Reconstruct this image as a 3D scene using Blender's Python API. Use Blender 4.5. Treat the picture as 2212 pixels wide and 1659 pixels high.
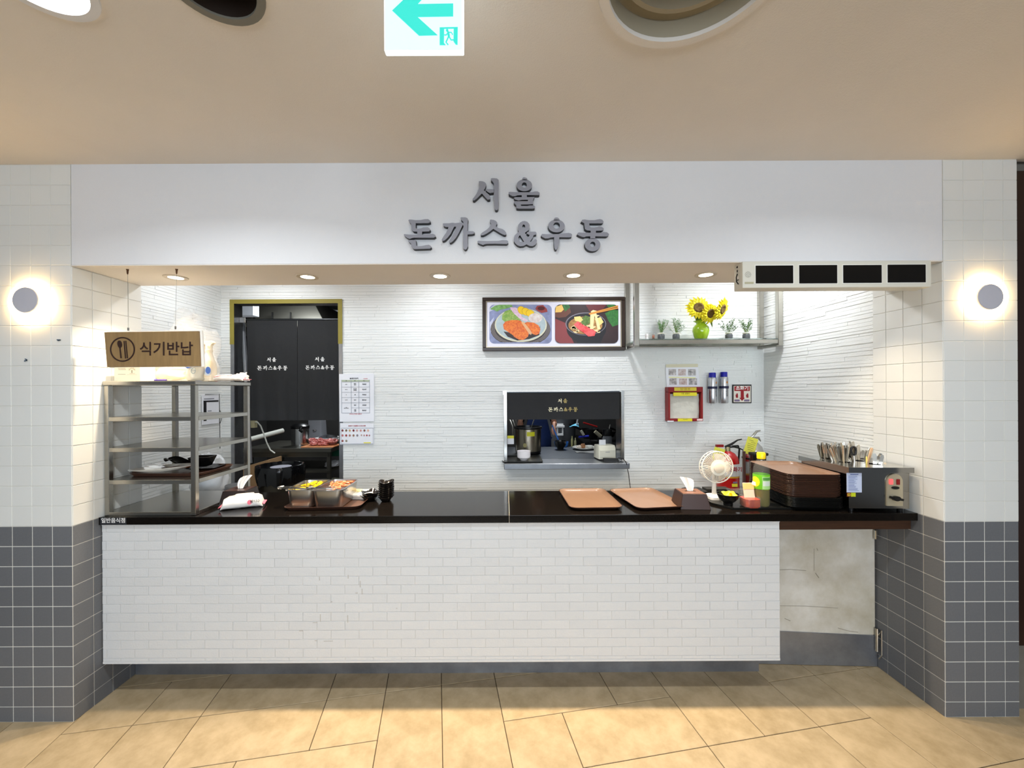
import bpy, bmesh, math, random
from mathutils import Vector, Matrix
from mathutils.geometry import tessellate_polygon
random.seed(7)
sc = bpy.context.scene
COL = sc.collection
PI = math.pi
for ob in list(bpy.data.objects):
    bpy.data.objects.remove(ob)

# ------------------------------------------------------------------ camera, world, exposure
F = 862.0                      # focal length in pixels of the 2212 x 1659 frame
CX, CY, CZ, ROLL = 1093.0, 842.0, 1.652, 0.0053
cam = bpy.data.cameras.new('camera'); cam.sensor_width = 36.0; cam.lens = F/2212*36
cam.shift_x = (1106-CX)/2212; cam.shift_y = (CY-829.5)/2212; cam.clip_start = .02
camo = bpy.data.objects.new('camera', cam); COL.objects.link(camo)
camo.location = (0, 0, CZ); camo.rotation_euler = (PI/2, ROLL, 0)
sc.camera = camo
sc.view_settings.view_transform = 'Standard'; sc.view_settings.look = 'None'
sc.view_settings.gamma = 1.0; sc.view_settings.exposure = 0.27
sc.view_settings.use_curve_mapping = False
w = bpy.data.worlds.new('world'); sc.world = w; w.use_nodes = True
w.node_tree.nodes['Background'].inputs[0].default_value = (.86, .93, 1.0, 1)
w.node_tree.nodes['Background'].inputs[1].default_value = 0.14

def lamp(name, loc, power, size, color, aim=None, spread=PI, kind='AREA', sy=None):
    l = bpy.data.lights.new(name, kind); l.energy = power; l.color = color
    if kind == 'AREA':
        l.shape = 'DISK' if sy is None else 'RECTANGLE'; l.size = size; l.spread = spread
        if sy is not None: l.size_y = sy
    else:
        l.shadow_soft_size = size
        if kind == 'SPOT': l.spot_size = spread; l.spot_blend = .6
    o = bpy.data.objects.new(name, l); COL.objects.link(o); o.location = loc
    if aim: o.rotation_euler = (Vector(aim)-Vector(loc)).to_track_quat('-Z', 'Y').to_euler()
    return o
WARM = (1.0, .80, .55); COOL = (.90, .96, 1.0); NEUT = (1.0, .93, .84)
DL = [-1.822, -1.093, -.361, .376, 1.108, 1.84]
for i, x in enumerate(DL):
    a = (x, 2.206, 0) if i else (x-.22, 2.13, 1)
    lamp('soffit_light', (x, 2.206, 2.268), (5, 7.4, 7.4, 7.4, 7.4, 2.6)[i], .045, WARM, a, 1.6)
# hall ceiling downlights (the near row is partly in view)
for x, y, p in ((-1.29, 1.095, 13), (.0, 1.12, 5), (1.5, 1.12, 7)):
    if y < 1.1 or True: lamp('hall_light', (x, y, 2.775), p, .11, COOL, (x, y, 0), 2.6)
for x, y, p in ((-2.2, -.6, 4), (0, -.7, 6), (2.2, -.6, 7), (-1, -2.4, 6), (1.6, -2.4, 9)):
    lamp('hall_light', (x, y, 2.76), p, .5, COOL if y > -1 else NEUT, (x, y, 0), 2.9)
# added area light standing in for the bright open hall behind the viewer
lamp('hall_fill', (.2, -4.6, 1.9), 165, 5.0, (.80, .90, 1.0), (.2, 2, 1.7), 3.0, sy=1.8)
# serving room: ceiling lights between the soffit and the back wall
for x in (-1.9, -.55, .75, 1.95):
    lamp('room_light', (x, 2.86, 2.70), 6.0 if x < 1.5 else 8.2, .10, (.95, .97, 1.0), (x, 2.95, 0), 3.0)
lamp('kitchen_fill', (-2.2, 4.1, 2.6), 22, .3, COOL, (-2.4, 5.2, .5), 3.0)  # added kitchen fill lights without fittings, placed to brighten the objects in view
lamp('kitchen_fill', (-2.7, 6.4, 2.6), 22, .4, COOL, (-2.6, 5.8, 0), 3.0)
lamp('kitchen_fill', (.6, 5.0, 2.55), 18, .5, COOL, (.6, 5.0, 0), 3.0)

# ------------------------------------------------------------------ helpers
def W(px, py, d):
    dx, dy = px-CX, py-CY
    return Vector(((dx-ROLL*dy)*d/F, d, CZ-(dy+ROLL*dx)*d/F))
def lin(c):
    return tuple(((v/255)/12.92 if v/255 <= .04045 else ((v/255+.055)/1.055)**2.4) for v in c)
MATS = {}
def M(name, rgb=(200, 200, 200), rough=.5, metal=0, var=0, vscale=6, bump=0, bscale=40, emit=0, trans=0,
      alpha=1, rand=0, coat=0, stretch=None, spec=.5, ior=1.45, rgb2=None):
    if name in MATS: return MATS[name]
    m = bpy.data.materials.new(name); m.use_nodes = True; nt = m.node_tree; b = nt.nodes['Principled BSDF']
    c = lin(rgb); b.inputs['Base Color'].default_value = (*c, 1)
    b.inputs['Roughness'].default_value = rough; b.inputs['Metallic'].default_value = metal
    b.inputs['Specular IOR Level'].default_value = spec; b.inputs['IOR'].default_value = ior
    b.inputs['Transmission Weight'].default_value = trans; b.inputs['Alpha'].default_value = alpha
    b.inputs['Coat Weight'].default_value = coat
    if emit:
        b.inputs['Emission Color'].default_value = (*c, 1); b.inputs['Emission Strength'].default_value = emit
    tc = None
    def coords():
        tc = nt.nodes.new('ShaderNodeTexCoord'); mp = nt.nodes.new('ShaderNodeMapping')
        nt.links.new(tc.outputs['Object'], mp.inputs[0])
        if stretch: mp.inputs['Scale'].default_value = stretch
        return mp.outputs[0]
    col = None
    if var or rgb2:
        co = coords(); n = nt.nodes.new('ShaderNodeTexNoise'); n.inputs['Scale'].default_value = vscale
        n.inputs['Detail'].default_value = 6; n.inputs['Roughness'].default_value = .65
        nt.links.new(co, n.inputs['Vector'])
        r = nt.nodes.new('ShaderNodeValToRGB'); nt.links.new(n.outputs['Fac'], r.inputs[0])
        r.color_ramp.elements[0].position = .32; r.color_ramp.elements[1].position = .68
        if rgb2: c0, c1 = c, lin(rgb2)
        else: c0 = tuple(v*(1-var) for v in c); c1 = tuple(min(1, v*(1+var)) for v in c)
        r.color_ramp.elements[0].color = (*c0, 1); r.color_ramp.elements[1].color = (*c1, 1); col = r.outputs[0]
    if rand:
        oi = nt.nodes.new('ShaderNodeObjectInfo'); mr = nt.nodes.new('ShaderNodeMapRange')
        mr.inputs['To Min'].default_value = 1-rand; mr.inputs['To Max'].default_value = 1+rand
        nt.links.new(oi.outputs['Random'], mr.inputs[0])
        mx = nt.nodes.new('ShaderNodeVectorMath'); mx.operation = 'SCALE'
        if col: nt.links.new(col, mx.inputs[0])
        else: mx.inputs[0].default_value = c
        nt.links.new(mr.outputs[0], mx.inputs['Scale']); col = mx.outputs[0]
    if col: nt.links.new(col, b.inputs['Base Color'])
    if bump:
        co = coords(); n = nt.nodes.new('ShaderNodeTexNoise'); n.inputs['Scale'].default_value = bscale
        n.inputs['Detail'].default_value = 5; nt.links.new(co, n.inputs['Vector'])
        bp = nt.nodes.new('ShaderNodeBump'); bp.inputs['Strength'].default_value = bump; bp.inputs['Distance'].default_value = .01
        nt.links.new(n.outputs['Fac'], bp.inputs['Height']); nt.links.new(bp.outputs[0], b.inputs['Normal'])
    MATS[name] = m
    return m

class MB:
    def __init__(s): s.v = []; s.f = []; s.m = []; s.k = 0
    def add(s, vs, fs):
        n = len(s.v); s.v += [tuple(p) for p in vs]
        for f in fs: s.f.append([i+n for i in f]); s.m.append(s.k)
        return s
    def box(s, x0, x1, y0, y1, z0, z1, T=None):
        vs = [Vector(p) for p in ((x0,y0,z0),(x1,y0,z0),(x1,y1,z0),(x0,y1,z0),(x0,y0,z1),(x1,y0,z1),(x1,y1,z1),(x0,y1,z1))]
        if T is not None: vs = [T @ p for p in vs]
        return s.add(vs, [(0,3,2,1),(4,5,6,7),(0,1,5,4),(1,2,6,5),(2,3,7,6),(3,0,4,7)])
    def hexa(s, lo, hi):      # four lower corners, four upper corners
        return s.add(list(lo)+list(hi), [(0,3,2,1),(4,5,6,7),(0,1,5,4),(1,2,6,5),(2,3,7,6),(3,0,4,7)])
    def loft(s, loops, cap0=True, cap1=True, closed=True):
        n = len(loops[0]); base = len(s.v); vs = [p for l in loops for p in l]; fs = []
        for i in range(len(loops)-1):
            for j in range(n if closed else n-1):
                a, b = i*n+j, i*n+(j+1) % n
                fs.append((a, b, b+n, a+n))
        if cap0: fs.append(tuple(reversed(range(n))))
        if cap1: fs.append(tuple(range((len(loops)-1)*n, len(loops)*n)))
        return s.add(vs, fs)
    def tube(s, pts, r, n=8, cap=True):
        pts = [Vector(p) for p in pts]; rs = r if isinstance(r, (list, tuple)) else [r]*len(pts); loops = []
        up = None
        for i, p in enumerate(pts):
            t = (pts[min(i+1, len(pts)-1)]-pts[max(i-1, 0)]).normalized()
            if up is None: up = t.orthogonal().normalized()
            u = (up - t*up.dot(t)).normalized(); up = u; v = t.cross(u)
            loops.append([p+(u*math.cos(2*PI*k/n)+v*math.sin(2*PI*k/n))*rs[i] for k in range(n)])
        return s.loft(loops, cap, cap)
    def lathe(s, prof, n=24, c=(0,0,0), cap0=True, cap1=True, sx=1, sy=1):
        return s.loft([[(c[0]+r*math.cos(2*PI*k/n)*sx, c[1]+r*math.sin(2*PI*k/n)*sy, c[2]+z) for k in range(n)] for r, z in prof], cap0, cap1)
    def sheet(s, fn, nu, nv):
        vs = [fn(i/nu, j/nv) for j in range(nv+1) for i in range(nu+1)]
        return s.add(vs, [(j*(nu+1)+i, j*(nu+1)+i+1, (j+1)*(nu+1)+i+1, (j+1)*(nu+1)+i) for j in range(nv) for i in range(nu)])
    def poly(s, pts, holes=(), f0=None, f1=None):
        # pts 2D; f0 / f1 map a 2D point to the front / back 3D point
        loops = [list(pts)]+[list(h) for h in holes]
        tri = tessellate_polygon([[Vector((p[0], p[1], 0)) for p in l] for l in loops])
        flat = [p for l in loops for p in l]; n = len(flat)
        ref = [f0(p) for p in flat]
        def area(t):
            a, b, c = (flat[i] for i in t); return (b[0]-a[0])*(c[1]-a[1])-(b[1]-a[1])*(c[0]-a[0])
        tri = [t if area(t) > 0 else (t[0], t[2], t[1]) for t in tri]
        if f1 is None: return s.add(ref, tri)
        fs = list(tri)+[tuple(i+n for i in reversed(t)) for t in tri]; k0 = s.k
        s.add(ref+[f1(p) for p in flat], fs)
        base = len(s.v)-2*n; o = 0
        for l in loops:
            m = len(l)
            for i in range(m):
                a, b = base+o+i, base+o+(i+1) % m
                s.f.append([a, a+n, b+n, b]); s.m.append(getattr(s, 'side', s.k))
            o += m
        return s
    def build(s, name, mats, parent=None, bevel=0, smooth=False, seg=1, fix=True, loc=None, kind=None, label=None, rotz=0):
        me = bpy.data.meshes.new(name); me.from_pydata(s.v, [], s.f)
        ms = mats if isinstance(mats, (list, tuple)) else [mats]
        for m in ms: me.materials.append(m)
        for i, p in enumerate(me.polygons): p.material_index = s.m[i]
        bm = bmesh.new(); bm.from_mesh(me)
        if fix: bmesh.ops.recalc_face_normals(bm, faces=bm.faces)
        if bevel:
            es = [e for e in bm.edges if len(e.link_faces) == 2 and e.calc_face_angle(0) > .5]
            bmesh.ops.bevel(bm, geom=es, offset=bevel, segments=seg, affect='EDGES', profile=.6, clamp_overlap=True)
        bm.to_mesh(me); bm.free()
        if smooth:
            for p in me.polygons: p.use_smooth = True
            try: me.set_sharp_from_angle(angle=math.radians(40))
            except Exception: pass
        o = bpy.data.objects.new(name, me); COL.objects.link(o); o.parent = parent
        if loc is not None: o.location = loc
        if rotz: o.rotation_euler.z = rotz
        if kind: o['kind'] = kind
        if label: o['label'] = label
        return o
def box(name, b, mat, parent=None, bevel=0, **k): return MB().box(*b).build(name, mat, parent, bevel, **k)
def thing(name, label, cat, loc=(0,0,0), rotz=0, group=None):
    o = bpy.data.objects.new(name, None); COL.objects.link(o); o.location = loc; o.rotation_euler = (0,0,rotz)
    o.empty_display_size = .05; o['label'] = label; o['category'] = cat
    if group: o['group'] = group
    return o
def tag(o, label, cat, group=None):
    o['label'] = label; o['category'] = cat
    if group: o['group'] = group
    return o
def struct(o): o['kind'] = 'structure'; return o
def dup(root, loc, rotz=None, label=None, rot=None):
    r = root.copy(); COL.objects.link(r); r.location = loc
    if rotz is not None: r.rotation_euler = (0,0,rotz)
    if rot is not None: r.rotation_euler = rot
    if label: r['label'] = label
    for ch in list(root.children):
        c = ch.copy(); COL.objects.link(c); c.parent = r
        for g in list(ch.children):
            d = g.copy(); COL.objects.link(d); d.parent = c
    return r
def rr(w, d, r, z, n=5, cx=0, cy=0):
    pts = []
    for (sx, sy, a0) in ((1,1,0),(-1,1,PI/2),(-1,-1,PI),(1,-1,3*PI/2)):
        for i in range(n+1):
            a = a0+PI/2*i/n; pts.append((cx+sx*(w/2-r)+r*math.cos(a), cy+sy*(d/2-r)+r*math.sin(a), z))
    return pts
def rot3(ax, ay, az): return Matrix.Rotation(az,4,'Z')@Matrix.Rotation(ay,4,'Y')@Matrix.Rotation(ax,4,'X')
def circ(cx, cy, rx, ry=None, n=28): return [(cx+rx*math.cos(2*PI*i/n), cy+(ry or rx)*math.sin(2*PI*i/n)) for i in range(n)]
# flat text as a mesh in the XZ plane facing the viewer (-Y); anchor = centre
def text(name, body, size, loc, mat, parent=None, rotz=0, sx=1, depth=0, align='CENTER', bold=0, rot=None):
    c = bpy.data.curves.new(name, 'FONT'); c.body = body; c.size = size; c.align_x = align; c.align_y = 'CENTER'
    c.resolution_u = 3; c.offset = bold; c.extrude = depth; c.fill_mode = 'FRONT' if not depth else 'BOTH'
    o = bpy.data.objects.new(name, c); COL.objects.link(o)
    me = bpy.data.meshes.new_from_object(o.evaluated_get(bpy.context.evaluated_depsgraph_get()))
    bpy.data.objects.remove(o); bpy.data.curves.remove(c)
    T = Matrix.Rotation(PI/2, 4, 'X') @ Matrix.Scale(sx, 4, (1,0,0)); me.transform(T)
    me.materials.clear(); me.materials.append(mat)
    o = bpy.data.objects.new(name, me); COL.objects.link(o); o.parent = parent; o.location = loc
    o.rotation_euler = rot if rot else (0,0,rotz)
    return o

# ------------------------------------------------------------------ materials
white_paint = M('white_paint', (226,226,228), .7, bump=.12, bscale=260, var=.015, vscale=3)
warm_tinted_paint = M('warm_tinted_paint', (228,221,212), .75, bump=.15, bscale=220, var=.03, vscale=1.5)  # white paint tinted with the warm light bounced up from the floor
grout = M('white_grout', (226,224,216), .8)
white_tile = M('white_glazed_tile', (224,225,222), .32, bump=.03, bscale=18, rand=.015)
grey_tile = M('grey_glazed_tile', (106,108,112), .45, var=.06, vscale=120, rand=.05, bump=.05, bscale=90)
slat_mat = M('white_stacked_cladding', (232,234,232), .6, bump=.25, bscale=70, stretch=(1,1,3))
brick_mat = M('white_brick', (210,212,214), .55, bump=.2, bscale=120, rand=.02)
granite = M('black_granite', (17,14,12), .13, var=.9, vscale=260, spec=.32)
granite_l = granite
steel = M('stainless_steel', (176,173,165), .27, 1, bump=.02, bscale=60, stretch=(1,1,12))
steel_b = M('bright_steel', (205,204,200), .18, 1)
steel_d = M('worn_steel', (150,152,156), .36, 1, var=.12, vscale=8)
black_pl = M('black_plastic', (14,14,15), .3)
black_m = M('black_matt', (16,16,17), .6)
white_pl = M('white_plastic', (238,235,226), .35)
cream_pl = M('cream_plastic', (214,211,198), .45)
dark_wood = M('dark_brown_wood', (62,38,22), .45, var=.25, vscale=8, stretch=(1,1,14))
brown_tray = M('brown_tray_plastic', (176,128,100), .33, var=.05, vscale=12)
brown_rim = M('dark_brown_tray_edge', (72,48,38), .3, rand=.2)
paper = M('white_paper', (236,238,244), .7)
ink = M('black_ink', (25,25,28), .7)
glass = M('clear_glass', (235,250,245), .02, trans=1, ior=1.3)
tissue = M('white_tissue', (248,246,242), .8)
yellow = M('yellow_label', (228,222,60), .6)
red = M('red_paint', (168,14,16), .3, coat=.4)
# ------------------------------------------------------------------ setting
XL, XR, YF, YJ, YB, XLW = -2.176, 2.193, 2.0, 2.382, 3.406, -2.43
ZS, ZC = 2.284, 2.793
# floor: real tiles on a dark bed, grid turned by 9.8 degrees
AN = math.radians(9.8); ca, sa = math.cos(AN), math.sin(AN)
fl = struct(box('floor', (-5,5,-5,7.4,-.06,-.004), M('dark_joint', (74,60,44), .9)))
tile_m = M('travertine_tile', (160,141,108), .34, rand=.05, bump=.10, bscale=30, rgb2=(192,172,140), vscale=7)
PU, PV, U0, V0 = .3025, .302, .016, 1.963
KR, JR = range(-12, 14), range(-9, 3)
occ = {}
spec_tiles = [(-4,-2,0,1),(-2,-1,0,1),(-4,-3,-2,0),(-3,-1,-1,0),(-1,0,-1,1),(0,1,-1,1),(1,3,0,1),(3,4,0,1),(1,2,-2,0),(2,4,-1,0),
              (4,5,-1,1),(5,6,-1,1),(6,7,-1,0),(6,7,0,2),(7,8,-2,0),(7,8,0,2),(-5,-4,-1,1),(-6,-5,-1,1),(-4,-2,1,2),(-2,-1,1,2),(-1,0,1,2),(0,1,1,2),
              (1,3,1,2),(3,4,1,2),(4,5,1,2),(5,6,1,2),(8,9,-2,0),(8,9,0,2),(-3,-1,-2,-1),(-5,-4,-3,-1),(4,6,-2,-1),(2,4,-2,-1),(-6,-5,1,2),(-5,-4,1,2),
              (6,7,-2,-1),(9,10,-2,0),(9,10,0,2)]
tiles = []
def put(k0, k1, j0, j1):
    cells = [(k, j) for k in range(k0, k1) for j in range(j0, j1)]
    if any(c in occ for c in cells): return False
    for c in cells: occ[c] = 1
    tiles.append((k0, k1, j0, j1)); return True
for t in spec_tiles: put(*t)
rt = random.Random(3)
for j in JR:
    for k in KR:
        if (k, j) in occ: continue
        opts = [(k,k+2,j,j+1),(k,k+1,j,j+2),(k,k+1,j,j+1)]
        if rt.random() < .5: opts = [opts[1], opts[0], opts[2]]
        for o_ in opts:
            if put(*o_): break
tmesh = {}
for (k0,k1,j0,j1) in tiles:
    wv, hv = (k1-k0)*PU-.0035, (j1-j0)*PV-.0035
    uc, vc = U0+(k0+k1)/2*PU, V0+(j0+j1)/2*PV
    x, y = uc*ca-vc*sa, uc*sa+vc*ca
    if y < -.9 or y > 2.75 or abs(x) > 3.4: continue
    key = (k1-k0, j1-j0)
    if key not in tmesh:
        o = MB().box(-wv/2, wv/2, -hv/2, hv/2, -.012, 0).build('tile', tile_m, fl, .0015); tmesh[key] = o.data
    else:
        o = bpy.data.objects.new('tile', tmesh[key]); COL.objects.link(o); o.parent = fl
    o.location = (x, y, 0); o.rotation_euler.z = AN

# ceiling with real round openings
def ceil_mesh():
    mb = MB(); holes = [circ(.52,1.062,.243,.243,48), circ(-.815,1.111,.113,.113,32), circ(-1.29,1.095,.113,.113,32)]
    outer = [(-5,-5),(5,-5),(5,2.02),(-5,2.02)]
    mb.poly(outer, holes, lambda p: (p[0],p[1],ZC), lambda p: (p[0],p[1],ZC+.03))
    return mb
ce = struct(ceil_mesh().build('ceiling', warm_tinted_paint))
def ring(name, c, r0, r1, z0, z1, mat, parent, n=48):
    return MB().lathe([(r0,z0),(r1,z0),(r1,z1),(r0,z1),(r0,z0)], n, c, False, False).build(name, mat, parent, smooth=True)
t = thing('ceiling_recess', 'round beige ceiling recess with stepped rim, dark ring inside', 'ceiling fitting', (.52,1.062,ZC))
MB().lathe([(.236,-.012),(.262,-.012),(.268,.002),(.236,.002),(.236,-.012)], 56, (0,0,0), False, False).build('rim', warm_tinted_paint, t, smooth=True)
MB().lathe([(.238,0),(.238,.06),(.205,.075),(.205,.05),(.190,.05),(.190,.11),(0,.11)], 56, (0,0,0), False, False).build('well', M('recess_paint',(168,158,136),.6), t, smooth=True)
t = thing('empty_downlight', 'unlit dark round downlight in the ceiling left of the arrow sign', 'ceiling light', (-.815,1.111,ZC))
MB().lathe([(.108,-.006),(.13,-.006),(.132,.001),(.108,.001),(.108,-.006)], 40, (0,0,0), False, False).build('trim_ring', M('grey_trim',(120,116,104),.5), t, smooth=True)
MB().lathe([(.110,0),(.100,.10),(0,.10)], 40, (0,0,0), False, False).build('reflector', M('dark_bronze',(46,36,30),.35), t, smooth=True)
t = thing('lit_downlight', 'bright white lit downlight in the far left of the ceiling', 'ceiling light', (-1.29,1.095,ZC))
MB().lathe([(.108,-.006),(.13,-.006),(.132,.001),(.108,.001),(.108,-.006)], 40, (0,0,0), False, False).build('trim_ring', white_paint, t, smooth=True)
MB().lathe([(.110,0),(.108,.02),(0,.02)], 40, (0,0,0), False, False).build('lens', M('lit_lens',(255,252,248),.4,emit=9), t, smooth=True)

# tiled pillars
def tile_obj(mesh, mat, parent, c, rz, sx=1, sz=1):
    o = bpy.data.objects.new('tile', mesh); COL.objects.link(o); o.parent = parent
    o.location = c; o.rotation_euler.z = rz; o.scale = (sx, 1, sz); return o
P = .1003
base_tile_w = MB().box(-.0489,.0489,-.0022,.004,-.0489,.0489).build('tile', white_tile, None, .0012)
base_tile_g = MB().box(-.0482,.0482,-.0016,.004,-.0482,.0482).build('tile', grey_tile, None, .0008)
mw, mg = base_tile_w.data, base_tile_g.data
bpy.data.objects.remove(base_tile_w); bpy.data.objects.remove(base_tile_g)
def tile_face(parent, corner, u, normal_rz, cols, ztop, last=1.0):
    # corner = (x,y) at the arris, u = direction away from it
    for c in range(cols):
        fw = last if c == cols-1 else 1.0
        cx = (c+fw/2)*P
        x, y = corner[0]+u[0]*cx, corner[1]+u[1]*cx
        z = .98
        while z < ztop-.012:
            h = min(P+.0002, ztop-z); tile_obj(mw, None, parent, (x,y,z+h/2), normal_rz, fw, h/(P+.0002)); z += P+.0002
        z = .98
        while z > .012:
            h = min(P+.0002, z); tile_obj(mg, None, parent, (x,y,z-h/2), normal_rz, fw, h/(P+.0002)); z -= P+.0002
wl = struct(box('wall_left', (-3.4, XL-.001, YF, YJ, 0, ZC+.02), grout))
tile_face(wl, (XL, YF), (-1,0), 0, 6, ZC-.002)
tile_face(wl, (XL, YF), (0,1), PI/2, 4, ZS-.002, .81)
wr = struct(box('wall_right', (XR+.001, 2.564, YF, YJ, 0, ZC+.02), grout))
tile_face(wr, (XR, YF), (1,0), 0, 4, ZC-.002, .70)
tile_face(wr, (XR, YF), (0,1), -PI/2, 4, ZS-.002, .81)
# small chips on the left pillar tiles
for (px, py) in ((127,735),(56,778)):
    p = W(px,py,1.994); mb = MB()
    for k in range(7):
        a = random.uniform(0,6.3); r = random.uniform(.002,.010)
        mb.box(p.x+r*math.cos(a)-.003, p.x+r*math.cos(a)+.003, 1.9935, 1.9952, p.z+r*.7*math.sin(a)-.0022, p.z+r*.7*math.sin(a)+.0022)
    mb.build('tile_chip', M('chip_blue',(92,112,132),.8), wl)
# neighbouring recess beyond the right pillar
struct(box('wall_far_right', (2.564, 5, 2.05, 2.15, 0, ZC+.02), M('grey_wall_paint',(110,106,98),.8, var=.12, vscale=9)))
do = thing('brown_door_panel', 'very dark brown panel at the right frame edge beside the pillar', 'panel', (2.9,2.045,0))
box('panel', (-.33,.5,-.02,.0,.337,2.752), M('very_dark_brown',(40,22,16),.4), do, .004)
box('frame', (-.336,-.33,-.024,.0,.337,2.752), M('brown_edge',(62,40,30),.5), do)

# fascia beam with soffit
fa = struct(box('wall_front', (XL, XR, YF, YJ, ZS+.004, ZC+.02), white_paint, None, .002))
box('soffit', (XL, XR, YF+.001, YJ, ZS, ZS+.004), warm_tinted_paint, fa)
# serving room walls
bk = struct(MB().box(-4.2,-2.343,YB,YB+.12,0,2.9).box(-2.343,-1.391,YB,YB+.12,2.43,2.9).box(-1.391,-.0198,YB,YB+.12,0,2.9)
   .box(-.0198,1.0,YB,YB+.12,1.64,2.9).box(-.0198,1.0,YB,YB+.12,0,.985).box(1.0,3.2,YB,YB+.12,0,2.9).build('wall_back', slat_mat))
def slats(parent, org, u, nrm, length, z0, z1, holes=()):
    mb = MB(); z = z0; R = random.Random(int(length*100))
    while z < z1:
        h = R.choice((.018,.022,.024,.028)); s0 = -R.uniform(0,.4)
        while s0 < length:
            L = R.uniform(.22,.62); a, b = max(s0,0), min(s0+L-.0015, length)
            s0 += L
            if b-a < .01: continue
            segs = [(a,b)]
            for (h0,h1,hz0,hz1) in holes:
                if z+h > hz0 and z < hz1:
                    ns = []
                    for (p,q) in segs:
                        if q <= h0 or p >= h1: ns.append((p,q)); continue
                        if p < h0: ns.append((p,h0))
                        if q > h1: ns.append((h1,q))
                    segs = ns
            dp = R.uniform(.0025,.0055)
            for (p,q) in segs:
                A = Vector((org[0]+u[0]*p, org[1]+u[1]*p,0)); B = Vector((org[0]+u[0]*q, org[1]+u[1]*q,0)); N = Vector((nrm[0],nrm[1],0))*dp
                lo = [A, B, B+N*.9, A+N*.9]; hi = lo
                mb.hexa([v+Vector((0,0,z)) for v in (A,B,B+N,A+N)], [v+Vector((0,0,z+h-.0014)) for v in (A,B,B+N*.84,A+N*.84)])
        z += h
    return mb.build('slats', slat_mat, parent, kind='stuff')
slats(bk, (XLW,YB), (1,0), (0,-1), XR-XLW, .8, 2.72, [(-2.343-XLW,-1.391-XLW,0,2.43),(-.0198-XLW,1.0-XLW,.985,1.64)])
w1 = struct(box('wall_room_left', (-4.2, XLW, YJ, YB, 0, 2.9), slat_mat))
slats(w1, (XLW,YJ), (0,1), (1,0), YB-YJ, .8, 2.72)
w2 = struct(box('wall_room_right', (XR+.012, XR+.2, YJ+.001, YB, 0, 2.9), slat_mat))
slats(w2, (XR+.012,YJ), (0,1), (-1,0), YB-YJ, .8, 2.72)
struct(box('ceiling_room', (-2.6, 2.5, YJ, YB, 2.74, 2.9), white_paint))
# kitchen shell
kw = M('kitchen_wall', (58,57,56), .5, var=.1, vscale=4)
struct(box('wall_kitchen_back', (-4.2,3.2,7.0,7.1,0,2.9), kw)); struct(box('wall_kitchen_left', (-4.3,-4.2,YB,7,0,2.9), kw))
struct(box('wall_kitchen_right', (3.0,3.2,YB+.12,7,0,2.9), kw)); struct(box('ceiling_kitchen', (-4.2,3.2,YB+.12,7,2.72,2.9), kw))

# door frame with olive tape
dr = struct(bpy.data.objects.new('door_1', None)); COL.objects.link(dr); dr.location = (0,YB,0)
fm = MB().box(-2.343,-2.311,-.012,.10,0,2.398).box(-1.423,-1.391,-.012,.10,0,2.398).box(-2.343,-1.391,-.012,.10,2.398,2.43).build('door_frame', steel_d, dr, .002)
ol = M('olive_tape', (142,130,52), .6)
MB().box(-2.345,-2.309,-.0145,-.012,2.05,2.432).box(-1.425,-1.389,-.0145,-.012,2.05,2.432).box(-2.309,-1.425,-.0145,-.012,2.396,2.432).build('tape', ol, dr, label='olive yellow tape')
# pass-through window frame and sill
wn = struct(bpy.data.objects.new('window_1', None)); COL.objects.link(wn); wn.location = (0,YB,0)
MB().box(-.0198,.008,-.025,.14,.99,1.64).box(.975,1.0,-.025,.14,.99,1.64).box(.008,.975,-.015,.14,1.628,1.64).build('window_frame', steel_b, wn, .002)
box('window_sill', (-.02,1.02,-.11,.12,.992,1.040), steel_d, wn, .004)
for x in (-.012,.988): box('frame_corner', (x-.014,x+.014,-.028,-.024,1.612,1.642), steel_b, wn)

# ------------------------------------------------------------------ counter
ct = thing('serving_counter', 'long white brick-faced serving counter on a steel plinth', 'counter', (0,0,0))
PX0, PX1 = XL+.006, 1.463
box('panel_back', (PX0, PX1, 2.1425, 2.20, .192, .942), M('brick_joint',(214,213,209),.7), ct)
box('carcass', (PX0, PX1, 2.20, 2.62, .20, .942), M('carcass',(90,88,84),.7), ct)
box('plinth', (XL+.004, 1.468, 2.33, 2.6, 0, .20), M('plinth_steel',(150,153,160),.42,.8,var=.25,vscale=4), ct)
box('bottom_trim', (PX0, PX1, 2.139, 2.152, .192, .204), brick_mat, ct, .001)
box('top_trim', (PX0, PX1, 2.137, 2.152, .9345, .942), brick_mat, ct, .001)
BW, BH = .1505, .0483
bmh = MB().box(-BW/2+.0008, BW/2-.0008, -.0075, .003, -BH/2+.0008, BH/2-.0008).build('brick', brick_mat, None, .0009)
bmesh_full = bmh.data; bpy.data.objects.remove(bmh)
left = MB(); nb = 0
for r in range(16):
    z1 = .9345-r*BH if r == 0 else .9345-.036-(r-1)*BH
    hh = .036 if r == 0 else BH
    if r == 15: hh = max(.0, z1-.204)
    if hh < .01: continue
    x = PX1-(BW/2 if r % 2 else 0)+(.0)
    edges = [PX1]; e = PX1-(BW*.5 if r % 2 else BW)
    while e > PX0+.02: edges.append(e); e -= BW
    edges.append(PX0)
    for a, b in zip(edges[1:], edges[:-1]):
        if nb < 300:
            o = bpy.data.objects.new('brick', bmesh_full); COL.objects.link(o); o.parent = ct
            o.location = ((a+b)/2, 2.1475+random.uniform(-.0005,.0005), z1-hh/2); o.scale = ((b-a)/BW, 1, hh/BH); nb += 1
        else: left.box(a+.0008,b-.0008,2.140,2.151,z1-hh+.0008,z1-.0008)
left.build('brick_courses', brick_mat, ct, .0009, kind='stuff')
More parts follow.
